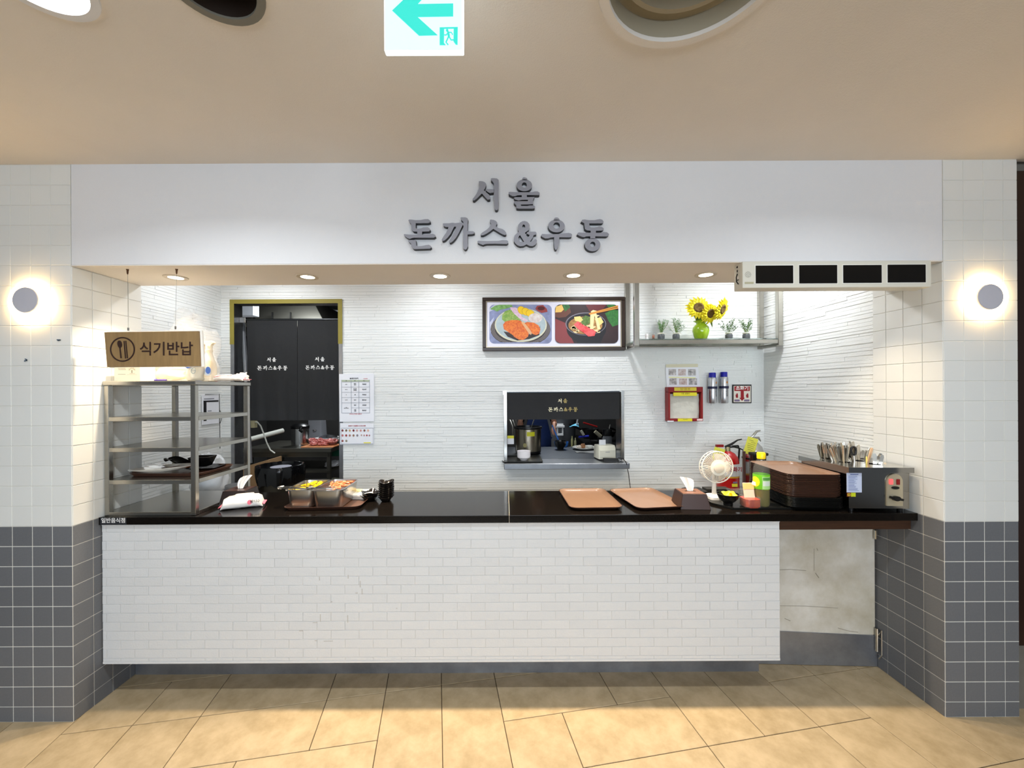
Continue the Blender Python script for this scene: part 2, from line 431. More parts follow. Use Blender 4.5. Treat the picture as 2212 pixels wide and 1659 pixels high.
# scuff marks on the bricks
for (px,py,wd,ht) in ((690,1250,2,8),(752,1246,2,8),(778,1262,2,14),(782,1278,2,12),(692,1335,2,16),(751,1337,2,16),(680,1345,9,1.5),(650,1363,8,1.5),(716,1300,3,2),(709,1385,20,1.5),(682,1384,5,2),(857,1314,2,2),(770,1281,5,2)):
    p = W(px,py,2.139); sm = MB().box(p.x-wd*.00124,p.x+wd*.00124,2.1395,2.1402,p.z-ht*.00124,p.z+ht*.00124); sm.build('scuff_mark', M('scuff',(186,184,180),.8), ct)
# granite worktop in two lengths
s1 = tag(box('worktop', (XL+.003, .0125, 2.125, 2.639, .943, .983), granite, None, .002, seg=2), 'left length of the black granite worktop, up to the joint', 'worktop')
s2 = tag(box('worktop', (.0145, XR-.003, 2.125, 2.639, .943, .983), granite, None, .002, seg=2), 'right length of the black granite worktop, from the joint', 'worktop')
tag(box('joint_strip', (.0126,.0144,2.1255,2.636,.9445,.9834), M('pale_sealant',(190,180,160),.6)), 'thin pale sealant line between the two worktop lengths', 'sealant')
ap = tag(box('apron_board', (1.466, XR-.008, 2.155, 2.19, .887, .943), dark_wood, None, .003), 'dark brown wooden board under the right end of worktop', 'board')
# sticker at the left end of the worktop
st = thing('name_sticker', 'small dark sticker with white lettering on worktop left end', 'sticker', (0,0,0))
a, b = W(216,1119,2.1235), W(273,1133,2.1235)
box('backing', (a.x,b.x,2.1238,2.1248,b.z,a.z), M('dark_sticker',(34,36,42),.5), st)
text('lettering', '일반음식점', .0285, (W(246,1126,2.1235).x-.003,2.1233,W(246,1125,2.1235).z), M('sticker_white',(215,215,215),.6), st, bold=.0006)

# white access door in the right bay, steel kick plate, hinge
wd = thing('access_door', 'stained white low door with steel kick plate under worktop', 'door', (0,0,0))
dm = M('stained_white_board', (222,220,214), .5, rgb2=(178,170,150), vscale=2.6)
sk = lambda x: 2.40-.035*(x-1.40)/.8
mb = MB(); lo = [(1.472,sk(1.472),.185),(2.183,sk(2.183),.185),(2.183,sk(2.183)+.03,.185),(1.472,sk(1.472)+.03,.185)]
mb.hexa(lo, [(x,y,.825) for x,y,z in lo]).build('door_board', dm, wd, .006, seg=2)
mb = MB(); lo = [(1.472,sk(1.472)-.004,.002),(2.19,sk(2.19)-.004,.002),(2.19,sk(2.19)+.03,.002),(1.472,sk(1.472)+.03,.002)]
mb.hexa(lo, [(1.472,sk(1.472)-.004,.205),(2.19,sk(2.19)-.004,.185),(2.19,sk(2.19)+.03,.185),(1.472,sk(1.472)+.03,.205)]).build('kick_plate', M('plinth_steel'), wd, .001)
MB().tube([(2.178,2.352,.10),(2.178,2.352,.235)],.009,10).tube([(2.182,2.344,.20),(2.186,2.33,.235),(2.186,2.33,.09),(2.182,2.344,.06)],.0035,8).build('hinge', steel_b, wd)
box('latch', (2.168,2.186,2.345,2.362,.76,.815), steel_b, wd, .003)
mk = MB()
for (pts, wdt) in (([(1684,1235),(1712,1233),(1745,1235)],1.2),([(1762,1187),(1762,1235)],.8),([(1683,1313),(1745,1312),(1812,1315)],1.0),([(1812,1358),(1835,1364),(1854,1366)],1.3),([(1768,1186),(1770,1191)],1.6),([(1700,1340),(1712,1345)],1.4),([(1765,1240),(1772,1250)],2)):
    P3 = [W(px,py,2.368) for px,py in pts]
    for p in P3: p.y = sk(p.x)-.0006
    mk.tube(P3, wdt*.0012, 5)
mk.build('scratches', M('scratch',(150,142,128),.8), wd)
# ------------------------------------------------------------------ brush lettering (outlines in sign units = photo pixels)
def zz(ox, oy, pts): return [(ox+x/18.43, oy+y/18.43) for x, y in pts]
def Cc(ox, oy, cx, cy, rx, ry): return zz(ox, oy, circ(cx, cy, rx, ry, 26))
G = {}
A = (1010,375)
G['seo'] = [(zz(*A,[(445,310),(500,295),(620,310),(700,350),(740,410),(735,480),(700,570),(648,665),(760,760),(870,850),(905,950),(895,1025),(800,1040),(720,960),(570,790),(480,880),(380,980),(270,1070),(205,1060),(200,1010),(260,940),(340,830),(400,720),(450,600),(475,500),(450,370)]),[]),
 (zz(*A,[(720,660),(740,610),(1060,620),(1060,750),(960,760),(880,775),(800,730)]),[]),
 (zz(*A,[(925,200),(970,180),(1060,180),(1170,195),(1235,250),(1230,600),(1240,1100),(1225,1390),(1190,1450),(1120,1460),(1080,1400),(1040,900),(1050,700),(1050,400),(1010,330),(930,260)]),[])]
A = (1080,375)
G['ul'] = [(Cc(*A,970,465,310,238),[Cc(*A,970,455,100,105)]),(zz(*A,[(880,260),(895,175),(940,145),(1010,155),(1075,180),(1095,260)]),[]),
 (zz(*A,[(345,740),(400,725),(700,740),(1250,740),(1400,710),(1500,710),(1580,760),(1575,840),(1530,855),(1070,855),(1070,935),(1380,930),(1350,980),(1310,1080),(1330,1130),(1320,1220),(1150,1230),(830,1235),(840,1280),(1080,1285),(1190,1265),(1340,1265),(1400,1310),(1385,1380),(1300,1395),(750,1395),(660,1380),(645,1250),(560,1180),(550,1130),(600,1095),(1110,1095),(1115,1045),(870,1045),(740,1075),(600,1030),(550,960),(620,935),(865,935),(865,862),(800,860),(680,870),(600,905),(500,900),(380,840),(350,800)]),[])]
A = (860,460)
G['don'] = [(zz(*A,[(405,290),(450,260),(540,265),(700,285),(900,280),(1050,250),(1190,245),(1270,300),(1275,370),(1200,405),(700,410),(700,600),(760,630),(900,615),(1000,580),(1180,570),(1260,620),(1280,680),(1230,735),(955,745),(955,860),(1250,840),(1390,830),(1470,870),(1490,940),(1420,985),(650,985),(560,1000),(470,1035),(370,1000),(270,930),(225,880),(240,840),(440,860),(760,870),(760,745),(600,735),(530,660),(520,440),(440,360)]),[]),
 (zz(*A,[(390,1110),(430,1080),(560,1070),(700,1080),(710,1130),(720,1300),(800,1330),(950,1315),(1100,1280),(1230,1265),(1300,1310),(1320,1370),(1270,1420),(650,1440),(590,1420),(530,1340),(515,1220),(430,1160)]),[])]
A = (940,460)
G['kka'] = [(zz(*A,[(300,430),(330,410),(540,410),(700,390),(800,405),(980,385),(1090,400),(1105,470),(1030,620),(940,800),(820,1000),(700,1130),(620,1185),(570,1180),(545,1130),(640,980),(760,770),(840,550),(760,545),(700,660),(620,830),(500,980),(380,1090),(290,1120),(260,1060),(330,940),(430,800),(500,660),(530,560),(430,560),(330,520)]),[]),
 (zz(*A,[(1005,190),(1040,170),(1200,175),(1280,200),(1310,260),(1290,400),(1285,720),(1500,725),(1570,760),(1560,815),(1470,845),(1290,855),(1290,1200),(1300,1330),(1250,1440),(1180,1465),(1120,1400),(1110,1200),(1130,700),(1120,350),(1030,270)]),[])]
A = (1020,460)
G['seu'] = [(zz(*A,[(700,300),(730,262),(850,275),(940,315),(990,370),(995,420),(940,520),(960,555),(1060,600),(1200,640),(1300,710),(1355,790),(1360,850),(1310,880),(1230,860),(1100,790),(840,630),(700,740),(560,830),(430,890),(340,890),(330,850),(400,780),(560,680),(680,570),(750,440),(710,350)]),[]),
 (zz(*A,[(205,1130),(240,1105),(600,1120),(1050,1110),(1200,1080),(1370,1085),(1430,1120),(1435,1190),(1380,1235),(900,1225),(580,1230),(500,1245),(430,1275),(330,1240),(220,1190)]),[])]
A = (1090,460)
G['amp'] = [(zz(*A,[(530,560),(550,470),(620,380),(710,330),(800,320),(900,350),(970,420),(995,490),(985,600),(960,680),(880,740),(810,790),(870,900),(915,1000),(990,900),(990,870),(920,850),(880,810),(890,770),(960,740),(1230,745),(1275,800),(1265,860),(1160,880),(1130,960),(1080,1040),(1015,1135),(1060,1150),(1130,1130),(1190,1050),(1250,1040),(1290,1090),(1280,1180),(1220,1270),(1120,1320),(1000,1315),(870,1250),(760,1310),(620,1325),(500,1280),(410,1190),(370,1120),(370,1000),(400,900),(510,790),(560,750),(530,660)]),
  [zz(*A,[(760,455),(810,485),(822,570),(730,640),(705,560),(715,485)]), zz(*A,[(610,880),(780,1150),(720,1160),(620,1140),(555,1060),(555,960)])])]
A = (1150,460)
G['u'] = [(Cc(*A,960,520,330,255),[Cc(*A,965,500,130,125)]),(zz(*A,[(860,300),(855,260),(880,200),(930,180),(1010,180),(1060,220),(1095,290)]),[]),
 (zz(*A,[(345,890),(390,835),(560,845),(1080,840),(1250,810),(1440,795),(1540,815),(1585,870),(1560,950),(1480,970),(1075,965),(1060,1200),(1020,1360),(970,1460),(910,1465),(870,1380),(860,1200),(865,965),(720,980),(640,1010),(520,1015),(420,970),(350,920)]),[])]
A = (1230,460)
G['dong'] = [(zz(*A,[(470,340),(510,270),(600,260),(760,285),(1000,285),(1110,260),(1220,245),(1310,270),(1360,340),(1350,390),(1300,415),(790,415),(800,520),(850,575),(1000,580),(1110,560),(1190,530),(1290,550),(1365,610),(1360,670),(1300,705),(1055,710),(1055,790),(1200,790),(1370,760),(1500,770),(1580,840),(1560,900),(1490,935),(1030,930),(1030,1030),(830,1030),(830,930),(660,935),(590,965),(500,950),(380,900),(310,860),(330,800),(370,775),(620,790),(845,785),(845,710),(700,695),(620,640),(600,500),(590,410),(500,360)]),[]),
 (Cc(*A,925,1265,310,258),[Cc(*A,930,1250,105,105)])]
ROW1, ROW2 = ('seo','ul'), ('don','kka','seu','amp','u','dong')
face_m = M('sign_grey', (146,146,155), .55, bump=.1, bscale=90); side_m = M('sign_black_side', (16,16,18), .5)
sg = thing('shop_sign', 'raised grey brush-style lettering on the white beam', 'sign', (0,0,0))
for k in ROW1+ROW2:
    mb = MB(); mb.side = 1
    for outer, holes in G[k]:
        f = lambda p, y: W(p[0], p[1], 1.972).xz
        mb.poly([(p[0], -p[1]) for p in outer], [[(p[0], -p[1]) for p in h] for h in holes],
                lambda p: (W(p[0],-p[1],1.972).x, 1.972, W(p[0],-p[1],1.972).z), lambda p: (W(p[0],-p[1],1.972).x, 1.997, W(p[0],-p[1],1.972).z))
    mb.build('letter', [face_m, side_m], sg)
def brush(parent, keys, cx, cz, y, width, mats, name='lettering', bounds=None):
    # flat print of the same letters in the XZ plane, centred at cx, cz
    x0 = min(p[0] for k in keys for o_, h in G[k] for p in o_); x1 = max(p[0] for k in keys for o_, h in G[k] for p in o_)
    y0 = min(p[1] for k in keys for o_, h in G[k] for p in o_); y1 = max(p[1] for k in keys for o_, h in G[k] for p in o_)
    s = width/(x1-x0); mb = MB()
    fn = y if callable(y) else (lambda x, z: y)
    for n_, k in enumerate(keys):
        for outer, holes in G[k]:
            def f0(p):
                X, Z = cx+(p[0]-(x0+x1)/2)*s, cz+(p[1]+(y0+y1)/2)*s
                return (X, fn(X, Z), Z)
            mb.k = min(len(mats)-1, int(n_*len(mats)/len(keys)))
            mb.poly([(p[0], -p[1]) for p in outer], [[(p[0], -p[1]) for p in h] for h in holes], f0)
    return mb.build(name, mats, parent, fix=False)

# ------------------------------------------------------------------ wall lamps
for s, (px, py), (qx, qy), lb in ((-1,(71,655),(54,648),'warm glowing round wall lamp on the left tiled pillar'),(1,(2124,643),(2140,641),'warm glowing round wall lamp on the right tiled pillar')):
    p = W(px,py,2.0); q = W(qx,qy,1.955)
    t = thing('wall_lamp', lb, 'wall lamp', (p.x,2.0,p.z))
    R = Matrix.Rotation(PI/2,4,'X')
    def disc(r, y0, y1, ox=0, oz=0, n=40):
        return MB().loft([[(ox+rr_*math.cos(2*PI*k/n), yy, oz+rr_*math.sin(2*PI*k/n)) for k in range(n)] for rr_, yy in ((r*.97,y0),(r,y0+(y1-y0)*.25),(r,y1))])
    disc(.100,-.024,-.002).build('glowing_disc', M('warm_glow',(255,212,140),.4,emit=26), t, smooth=True)  # disc widened so the lamp's surrounding glow is part of its shape
    MB().tube([(q.x-p.x,-.02,q.z-p.z),(q.x-p.x,-.036,q.z-p.z)],.012,12).build('stem', steel_d, t)
    disc(.063,-.047,-.037,q.x-p.x,q.z-p.z).build('cover_disc', M('lamp_cover',(190,189,198),.6), t, smooth=True)

# ------------------------------------------------------------------ emergency exit sign
a, b = W(829,0,1.0), W(1001,108,1.0)
t = thing('exit_sign', 'lit white square emergency sign with green arrow pointing left', 'sign', ((a.x+b.x)/2,1.0,b.z))
hw = (b.x-a.x)/2
h_ = .197
lit = M('sign_white_lit',(205,226,240),.5,emit=.60); lit2 = M('sign_edge_lit',(240,252,255),.5,emit=.95)
grn = M('sign_green_lit',(50,200,184),.5,emit=.62)
box('housing', (-hw,hw,0,.019,0,h_), lit2, t, .002)
box('face_panel', (-hw+.003,hw-.003,-.0015,-.0002,.001,h_-.003), lit, t)
def ex(zx,zy,y=-.0026): 
    p = W(820+zx/11.06, zy/11.06, 1.0); return (p.x-(a.x+b.x)/2, y, p.z-b.z)
def flat(name, groups, mat, parent, y0=-.0032, y1=-.0016, fn=None):
    mb = MB()
    for g in groups: mb.poly([(x,-z) for x,z in g], [], lambda p: fn(p[0],-p[1],y0), lambda p: fn(p[0],-p[1],y1))
    return mb.build(name, mat, parent)
flat('arrow', [[(310,275),(600,0),(890,-300),(1330,-300),(1020,0),(905,125),(1760,110),(1760,410),(905,425),(1385,860),(945,870)]], grn, t, fn=ex)
flat('exit_pictogram', [[(1440,680),(1870,670),(1865,1090),(1820,1080),(1770,1010),(1775,700),(1545,705),(1540,1050),(1580,1095),(1440,1095)]], grn, t, fn=ex)
mb = MB()
def lm(pts, wd):
    P2 = [Vector(ex(x,z,-.0028)) for x,z in pts]; mb.tube(P2, [v*.0000118*7 for v in wd] if isinstance(wd,list) else wd*.0000826, 6)
for zx,zy,r in ((1618,748,30),):
    c = ex(zx,zy); mb.loft([[(c[0]+r*.000105*math.cos(2*PI*k/14),yy,c[2]+r*.000105*math.sin(2*PI*k/14)) for k in range(14)] for yy in (-.0034,-.0018)])
lm([(1640,790),(1660,900)],34); lm([(1640,800),(1595,860),(1548,858)],15); lm([(1650,795),(1715,795),(1750,850)],15)
lm([(1660,890),(1710,975),(1790,975)],19); lm([(1655,890),(1590,1030),(1640,1090)],19)
mb.build('running_figure', grn, t)
MB().tube([(-.05,.01,h_),(-.05,.01,ZC-b.z)],.003,8).tube([(.05,.01,h_),(.05,.01,ZC-b.z)],.003,8).build('hanger', steel_d, t)

# ------------------------------------------------------------------ number display box under the beam
a, b = W(1604,565,1.985), W(2012,620,1.985)
t = thing('display_box', 'long cream housing with four black screens under the beam', 'display', (a.x,1.985,b.z))
wd_, ht = b.x-a.x, ZS-b.z
box('housing', (0,wd_,0,.075,0,ht), cream_pl, t, .002)
for (x0,x1,y0,y1) in ((1632,1713,574,612),(1726,1808,573,612),(1821,1904,573,611),(1917,1999,572,610)):
    p, q = W(x0,y0,1.984), W(x1,y1,1.984)
    box('screen_bezel', (p.x-a.x-.004,q.x-a.x+.004,-.0015,0,q.z-b.z-.004,p.z-b.z+.004), M('bezel_white',(236,234,226),.5), t)
    box('screen', (p.x-a.x,q.x-a.x,-.003,-.0012,q.z-b.z,p.z-b.z), M('dark_screen',(8,8,9),.12), t)
p = W(1616,593,1.984); mb = MB()
for rr_, n in ((0,1),(.006,6),(.0105,11),(.0145,14)):
    for k in range(n):
        x, z = p.x-a.x+rr_*math.cos(2*PI*k/n), p.z-b.z+rr_*math.sin(2*PI*k/n); mb.box(x-.0011,x+.0011,-.0008,.0002,z-.0011,z+.0011)
mb.build('speaker_grille', M('grille_grey',(120,116,104),.6), t)
p, q = W(1609,609,1.984), W(1628,613,1.984)
box('maker_plate', (p.x-a.x,q.x-a.x,-.001,0,q.z-b.z,p.z-b.z), M('plate_khaki',(176,170,140),.6), t)
t = thing('power_plug', 'small white plug with looped black cable left of display box', 'plug', (W(1597,600,2.03).x,2.03,W(1597,600,2.03).z))
box('plug_body', (-.010,.012,-.01,.012,-.012,.008), white_pl, t, .002)
box('plug_band', (-.011,.013,-.011,.0,-.016,-.010), black_pl, t)
MB().tube([(-.010,0,.02),(-.018,-.005,.0),(-.019,-.008,-.022),(-.012,-.01,-.034),(.002,-.01,-.034),(.008,-.01,-.026),(.004,-.01,-.020),(-.001,-.01,-.024)],.0028,8).build('cable', black_pl, t, smooth=True)
mb = MB()
for k in range(9): 
    x,z = random.uniform(-.012,.010), random.uniform(.028,.058); mb.box(x-.0035,x+.0035,-.004,.0,z-.003,z+.003)
mb.build('screw_holes', black_pl, t)

# ------------------------------------------------------------------ soffit downlights
for i, x in enumerate(DL):
    lab = ['soffit downlight above the hanging wooden sign','soffit downlight in line with the black door curtain','soffit downlight just left of the framed food picture','soffit downlight above the framed food picture','soffit downlight left of the cream display box','soffit downlight behind the cream display box'][i]
    t = thing('soffit_downlight', 'warm lit '+lab, 'ceiling light', (x,2.206,ZS), 0, 'downlights under the beam')
    MB().lathe([(.036,-.004),(.056,-.005),(.058,0),(.036,.0),(.036,-.004)],32,(0,0,0),False,False).build('trim_ring', M('lamp_trim',(200,188,168),.4), t, smooth=True)
    MB().lathe([(.036,-.004),(.030,-.001),(0,-.001)],32,(0,0,0),False,False).build('lens', M('warm_lens',(255,240,214),.4,emit=7), t, smooth=True)

# ------------------------------------------------------------------ hanging wooden sign
c0 = W(330,755,2.06)
t = thing('hanging_sign', 'wooden dish-return sign hanging on two wires from the beam', 'sign', (c0.x,2.06,c0.z))
def hp(px,py,y=0): p = W(px,py,2.06); return (p.x-c0.x,y,p.z-c0.z)
wood = M('light_oak', (140,113,74), .5, var=.14, vscale=5, stretch=(9,9,1.2))
fr = [hp(233,793),hp(433,791),hp(430,715.5),hp(227,718)]
mb = MB(); mb.loft([[(x,-.004,z) for x,y,z in fr],[(x,.006,z) for x,y,z in fr]]).build('board', wood, t)
mb = MB(); f2 = [hp(234,793.6),hp(439,792),hp(434,713),hp(228,716.5)]
mb.loft([[(x,.0062,z) for x,y,z in f2],[(x,.016,z) for x,y,z in f2]]).build('backing_panel', M('white_acrylic',(240,236,228),.2), t)
cb = M('carved_dark_brown',(40,16,10),.6)
zf = lambda zx, zy, y=-.0052: hp(180+zx/5.53, 560+zy/5.53, y)
mb = MB()
mb.poly([(x,-z) for x,z in circ(478,1078,149,148,48)],[[(x,-z) for x,z in circ(478,1078,133,132,48)]], lambda p: zf(p[0],-p[1]), lambda p: zf(p[0],-p[1],-.0039))
for g in ([(418,990),(428,974),(450,972),(466,990),(474,1020),(470,1045),(456,1062),(470,1182),(452,1184),(440,1062),(424,1040),(416,1012)],
          [(490,978),(504,976),(522,1186),(508,1187)],[(512,976),(524,975),(544,1184),(530,1185)]):
    mb.poly([(x,-z) for x,z in g],[], lambda p: zf(p[0],-p[1]), lambda p: zf(p[0],-p[1],-.0039))
mb.build('spoon_and_chopsticks_emblem', cb, t)
c1 = zf(1000,1082)
text('lettering','식기반납', .0755, (c1[0],-.0054,c1[2]), cb, t, bold=.0011)
for px,py,hx,hy in ((277,712,275.5,590),(379,709,381.5,590)):
    q = hp(px,py); top = W(hx,580,2.06)
    MB().tube([(q[0],0,q[2]-.006),(q[0],0,q[2]+.010)],.0042,10).build('wire_clamp', steel_b, t)
    MB().tube([(q[0],0,q[2]+.008),(top.x-c0.x,0.0,ZS-c0.z-.02)],.0007,5).build('wire', M('wire_grey',(120,118,112),.4,1), t)
    MB().lathe([(.006,0),(.006,-.004),(.0042,-.005),(.0042,-.012),(.003,-.024),(.0012,-.026)],10,(top.x-c0.x,0,ZS-c0.z)).build('wire_anchor', M('bronze',(86,58,40),.4,1), t, smooth=True)

# ------------------------------------------------------------------ curtains
curt = M('black_canvas', (30,31,33), .75, bump=.2, bscale=500)
def curtain(name, label, x0, x1, z0, z1, y, folds, seed, texts, split=None, slack=.004):
    t = thing(name, label, 'curtain', ((x0+x1)/2, y, z0)); w_ = x1-x0; R = random.Random(seed); ph = [R.uniform(0,6) for _ in range(6)]
    def off(X, Z):
        u = (X-x0)/w_; v = (Z-z0)/(z1-z0)
        return slack*(math.sin(u*folds*2*PI+ph[0])*(1.1-v)+.5*math.sin(u*folds*3.7*PI+ph[1]+v*3)*(1-v)+.6*math.sin(v*5+u*4+ph[2])*(1-v)*v)
    parts = [(x0,x1)] if split is None else [(x0,split-.0015),(split+.0015,x1)]
    for (a_, b_) in parts:
        mb = MB(); n = 40
        def fn(u, v, dy=0):
            X = a_+(b_-a_)*u; Z = z0+(z1-z0)*v
            return (X-(x0+x1)/2, off(X,Z)+dy, Z-z0)
        vs = MB(); vs.sheet(lambda u,v: fn(u,v), n, 24)
        k = len(vs.v); vs.sheet(lambda u,v: fn(1-u,v,.0015), n, 24)
        vs.build('cloth_panel', curt, t, smooth=True, fix=False)
    for keys, cx, cz, wd_, mats in texts:
        brush(t, keys, cx-(x0+x1)/2, cz-z0, lambda X, Z: off(X+(x0+x1)/2, Z+z0)-.0015, wd_, mats)
    return t
yd = 3.47
gx = lambda px, d=3.47: (px-CX)*d/F
gz = lambda py, px=640, d=3.47: W(px,py,d).z
pw = [M('print_white',(238,238,236),.6)]
t = curtain('door_curtain', 'long black split curtain with white lettering in the doorway', gx(534), gx(735), gz(908), gz(692), yd, 5, 3,
  [(ROW1, W(587,777,yd).x, gz(777,587), .083, pw),(ROW2, W(588.5,795,yd).x, gz(795,588), .262, pw),(ROW1, W(691,776,yd).x, gz(776,691), .083, pw),(ROW2, W(691,794,yd).x, gz(794,691), .254, pw)], split=gx(643))
rod = thing('curtain_rod', 'thin dark rod carrying the doorway curtain, bracket at left', 'curtain rod', (0,3.475,0))
zr = gz(691)
MB().tube([(gx(522),0,zr+.004),(gx(737),0,zr+.004)],.009,10).build('rod', M('dark_rod',(62,64,66),.35,1), rod)
box('bracket', (gx(519),gx(532),-.012,.012,gz(697)-.0,gz(685)), steel_b, rod, .002)
t = thing('leaning_pole', 'narrow grey metal pole leaning at the doorway left side', 'pole', (0,3.56,0))
MB().tube([(gx(526,3.56),0,gz(695,526,3.56)),(gx(540,3.56),.0,gz(1000,540,3.56))],.016,8).build('pole', M('pole_grey',(150,152,156),.4,.6), t)
gold = [M('print_cream',(232,224,190),.6), M('print_gold',(176,158,98),.6)]
yp = 3.385
t = curtain('window_curtain', 'short black curtain with gold lettering over the serving hatch', gx(1095,yp), gx(1338,yp), gz(906,1216,yp), gz(847,1216,yp), yp, 3, 9,
  [(ROW1, W(1215.5,866,yp).x, gz(866,1216,yp), .081, gold),(ROW2, W(1216,884.5,yp).x, gz(884.5,1216,yp), .252, gold)], slack=.003)
box('top_rail', (-.478,.478,-.004,.004,gz(847,1216,yp)-gz(906,1216,yp)-.004,gz(847,1216,yp)-gz(906,1216,yp)+.006), M('dark_rod'), t)

# ------------------------------------------------------------------ framed food picture
d_ = 3.375
a, b = W(1042,643,d_), W(1350,757,d_)
t = thing('framed_picture', 'dark framed picture of cutlet plate and noodle bowl', 'picture', (a.x,d_,b.z))
wd_, ht = b.x-a.x, a.z-b.z
def bar4(o, i, y0, y1, mb): # rectangular ring
    (x0,x1,z0,z1), (u0,u1,w0,w1) = o, i
    for r in ((x0,x1,w1,z1),(x0,x1,z0,w0),(x0,u0,w0,w1),(u1,x1,w0,w1)): mb.box(r[0],r[1],y0,y1,r[2],r[3])
    return mb
fw = .030
bar4((0,wd_,0,ht),(fw,wd_-fw,fw,ht-fw),-.012,.022,MB()).build('frame', M('frame_dark_brown',(48,36,28),.3), t, .003)
bar4((fw,wd_-fw,fw,ht-fw),(fw+.008,wd_-fw-.008,fw+.008,ht-fw-.008),-.006,.02,MB()).build('inner_trim', M('champagne_trim',(170,158,138),.3,.7), t)
box('print_sheet', (fw+.006,wd_-fw-.006,-.001,.006,fw+.006,ht-fw-.006), M('print_sheet',(226,226,240),.35), t)
def pf(zx, zy, y): p = W(1020+zx*.16275, 620+zy*.16275, d_); return (p.x-a.x, y, p.z-b.z)
layer = [0]
def prt(groups, mat, name='printed_area', holes=None):
    layer[0] += 1; y = -.0015-layer[0]*.00016; mb = MB()
    for g in groups: mb.poly([(x,-z) for x,z in g], [], lambda p: pf(p[0],-p[1],y))
    return mb.build(name, mat, t, fix=False)
def rrect(x0,x1,z0,z1,r):
    pts=[]
    for cx,cz,a0 in ((x1-r,z1-r,0),(x0+r,z1-r,PI/2),(x0+r,z0+r,PI),(x1-r,z0+r,1.5*PI)):
        for i in range(7): pts.append((cx+r*math.cos(a0+PI/2*i/6), cz+r*math.sin(a0+PI/2*i/6)))
    return pts
def E_(cx,cz,rx,rz,rot=0,n=30): 
    return [(cx+rx*math.cos(2*PI*i/n)*math.cos(rot)-rz*math.sin(2*PI*i/n)*math.sin(rot), cz+rx*math.cos(2*PI*i/n)*math.sin(rot)+rz*math.sin(2*PI*i/n)*math.cos(rot)) for i in range(n)]
def pm(n, c=(0,0,0), **k): return M('print_'+n, c, .4, **k)
# left photo: cutlet plate
prt([rrect(228,1056,234,752,66)], pm('slate',(132,140,176),var=.35,vscale=7), 'cutlet_photo')
prt([[(228,330),(420,240),(560,234),(300,234),(228,290)]], pm('pale',(196,200,222)))
prt([[(232,470),(290,400),(240,620)]], pm('pale'))
mat_r = prt([[p for p in E_(640,560,398,232) if p[1] < 752] ], pm('mat_dark',(52,44,44)))
for k in range(5): 
    o_ = E_(640,556,392-k*11,226-k*8); i_ = E_(640,556,388-k*11,223-k*8); layer[0]+=1; mb=MB(); y=-.0015-layer[0]*.00016
    n=len(o_)
    for i in range(n):
        j=(i+1)%n
        if max(o_[i][1],o_[j][1])<750: mb.add([pf(*o_[i],y),pf(*o_[j],y),pf(*i_[j],y),pf(*i_[i],y)],[(0,1,2,3)])
    mb.build('printed_area', pm('mat_line',(150,140,136)), t, fix=False)
prt([[(240,290),(300,250),(360,236),(520,236),(540,262),(440,290),(380,300),(330,328),(290,305),(250,300)]], pm('leaf',(122,170,98),var=.4,vscale=40))
prt([[(838,290),(860,250),(940,240),(990,290),(1000,330),(920,345),(870,320)]], pm('sauce_cup',(150,60,56)))
prt([E_(915,285,48,26)], pm('sauce',(82,24,26)))
prt([E_(645,505,346,226)], pm('rim_cream',(214,212,186)))
prt([E_(645,500,330,210)], pm('plate_grey',(176,192,196),var=.12,vscale=10))
prt([[(415,590),(520,610),(700,640),(880,600),(905,500),(890,640),(760,690),(600,712),(470,660)]], pm('cut_shadow',(48,34,34)))
prt([[(395,430),(400,370),(440,320),(500,300),(560,330),(620,400),(650,440),(560,470),(440,470)]], pm('salad',(176,196,110),rgb2=(92,150,52),vscale=60))
prt([[(500,270),(580,275),(640,330),(660,400),(740,440),(720,460),(640,430),(560,360),(520,310)]], pm('onion',(214,168,198),rgb2=(236,222,232),vscale=70))
for cx_,cz_,rt_ in ((655,310,.9),(712,328,.7),(770,352,.5)):
    prt([E_(cx_,cz_,60,48,rt_)], pm('radish_edge',(208,160,20))); prt([E_(cx_+2,cz_+2,56,44,rt_)], pm('radish',(246,206,38)))
prt([E_(838,412,92,64)], pm('rice',(236,232,228),rgb2=(206,186,180),vscale=40))
cut = pm('cutlet',(206,74,30),rgb2=(244,142,50),vscale=70)
prt([[(410,500),(440,460),(520,440),(600,440),(650,450),(680,500),(720,560),(752,620),(740,660),(680,705),(620,700),(560,665),(540,640),(480,600),(420,560)],
     [(690,480),(730,465),(820,475),(880,510),(905,560),(890,620),(850,640),(800,625),(760,560)]], cut)
prt([[(652,470),(680,462),(730,520),(790,610),(780,640),(740,600),(690,530)]], pm('asparagus',(226,176,128)))
# right photo: noodle bowl
prt([rrect(1100,1938,234,748,66)], pm('table_dark',(48,30,32),var=.3,vscale=6), 'noodle_photo')
prt([[(1100,420),(1240,480),(1300,640),(1350,748),(1166,748),(1110,716),(1100,680)]], pm('maroon',(134,56,58)))
prt([[(1500,234),(1780,234),(1700,340),(1560,330)]], pm('maroon2',(96,36,38)))
prt([[(1100,330),(1290,270),(1310,340),(1240,400),(1150,410),(1100,400)]], pm('bowl_brown',(104,62,48)))
prt([[(1110,262),(1190,236),(1215,300),(1180,335),(1100,340)]], pm('lemon',(232,192,104)))
prt([[(1200,236),(1280,236),(1300,270),(1230,330)],[(1760,350),(1860,300),(1936,310),(1936,500),(1860,530),(1800,440)],[(1780,240),(1870,234),(1930,262),(1820,290)]], pm('green',(60,128,56),rgb2=(34,84,44),vscale=60))
prt([[p for p in E_(1514,560,262,182,0,40)]+[]], pm('bowl_black',(20,18,24)))
prt([[(1300,600),(1760,600),(1700,748),(1400,748)]], pm('bowl_black'))
prt([E_(1505,492,270,152)], pm('bowl_rim',(120,116,128)))
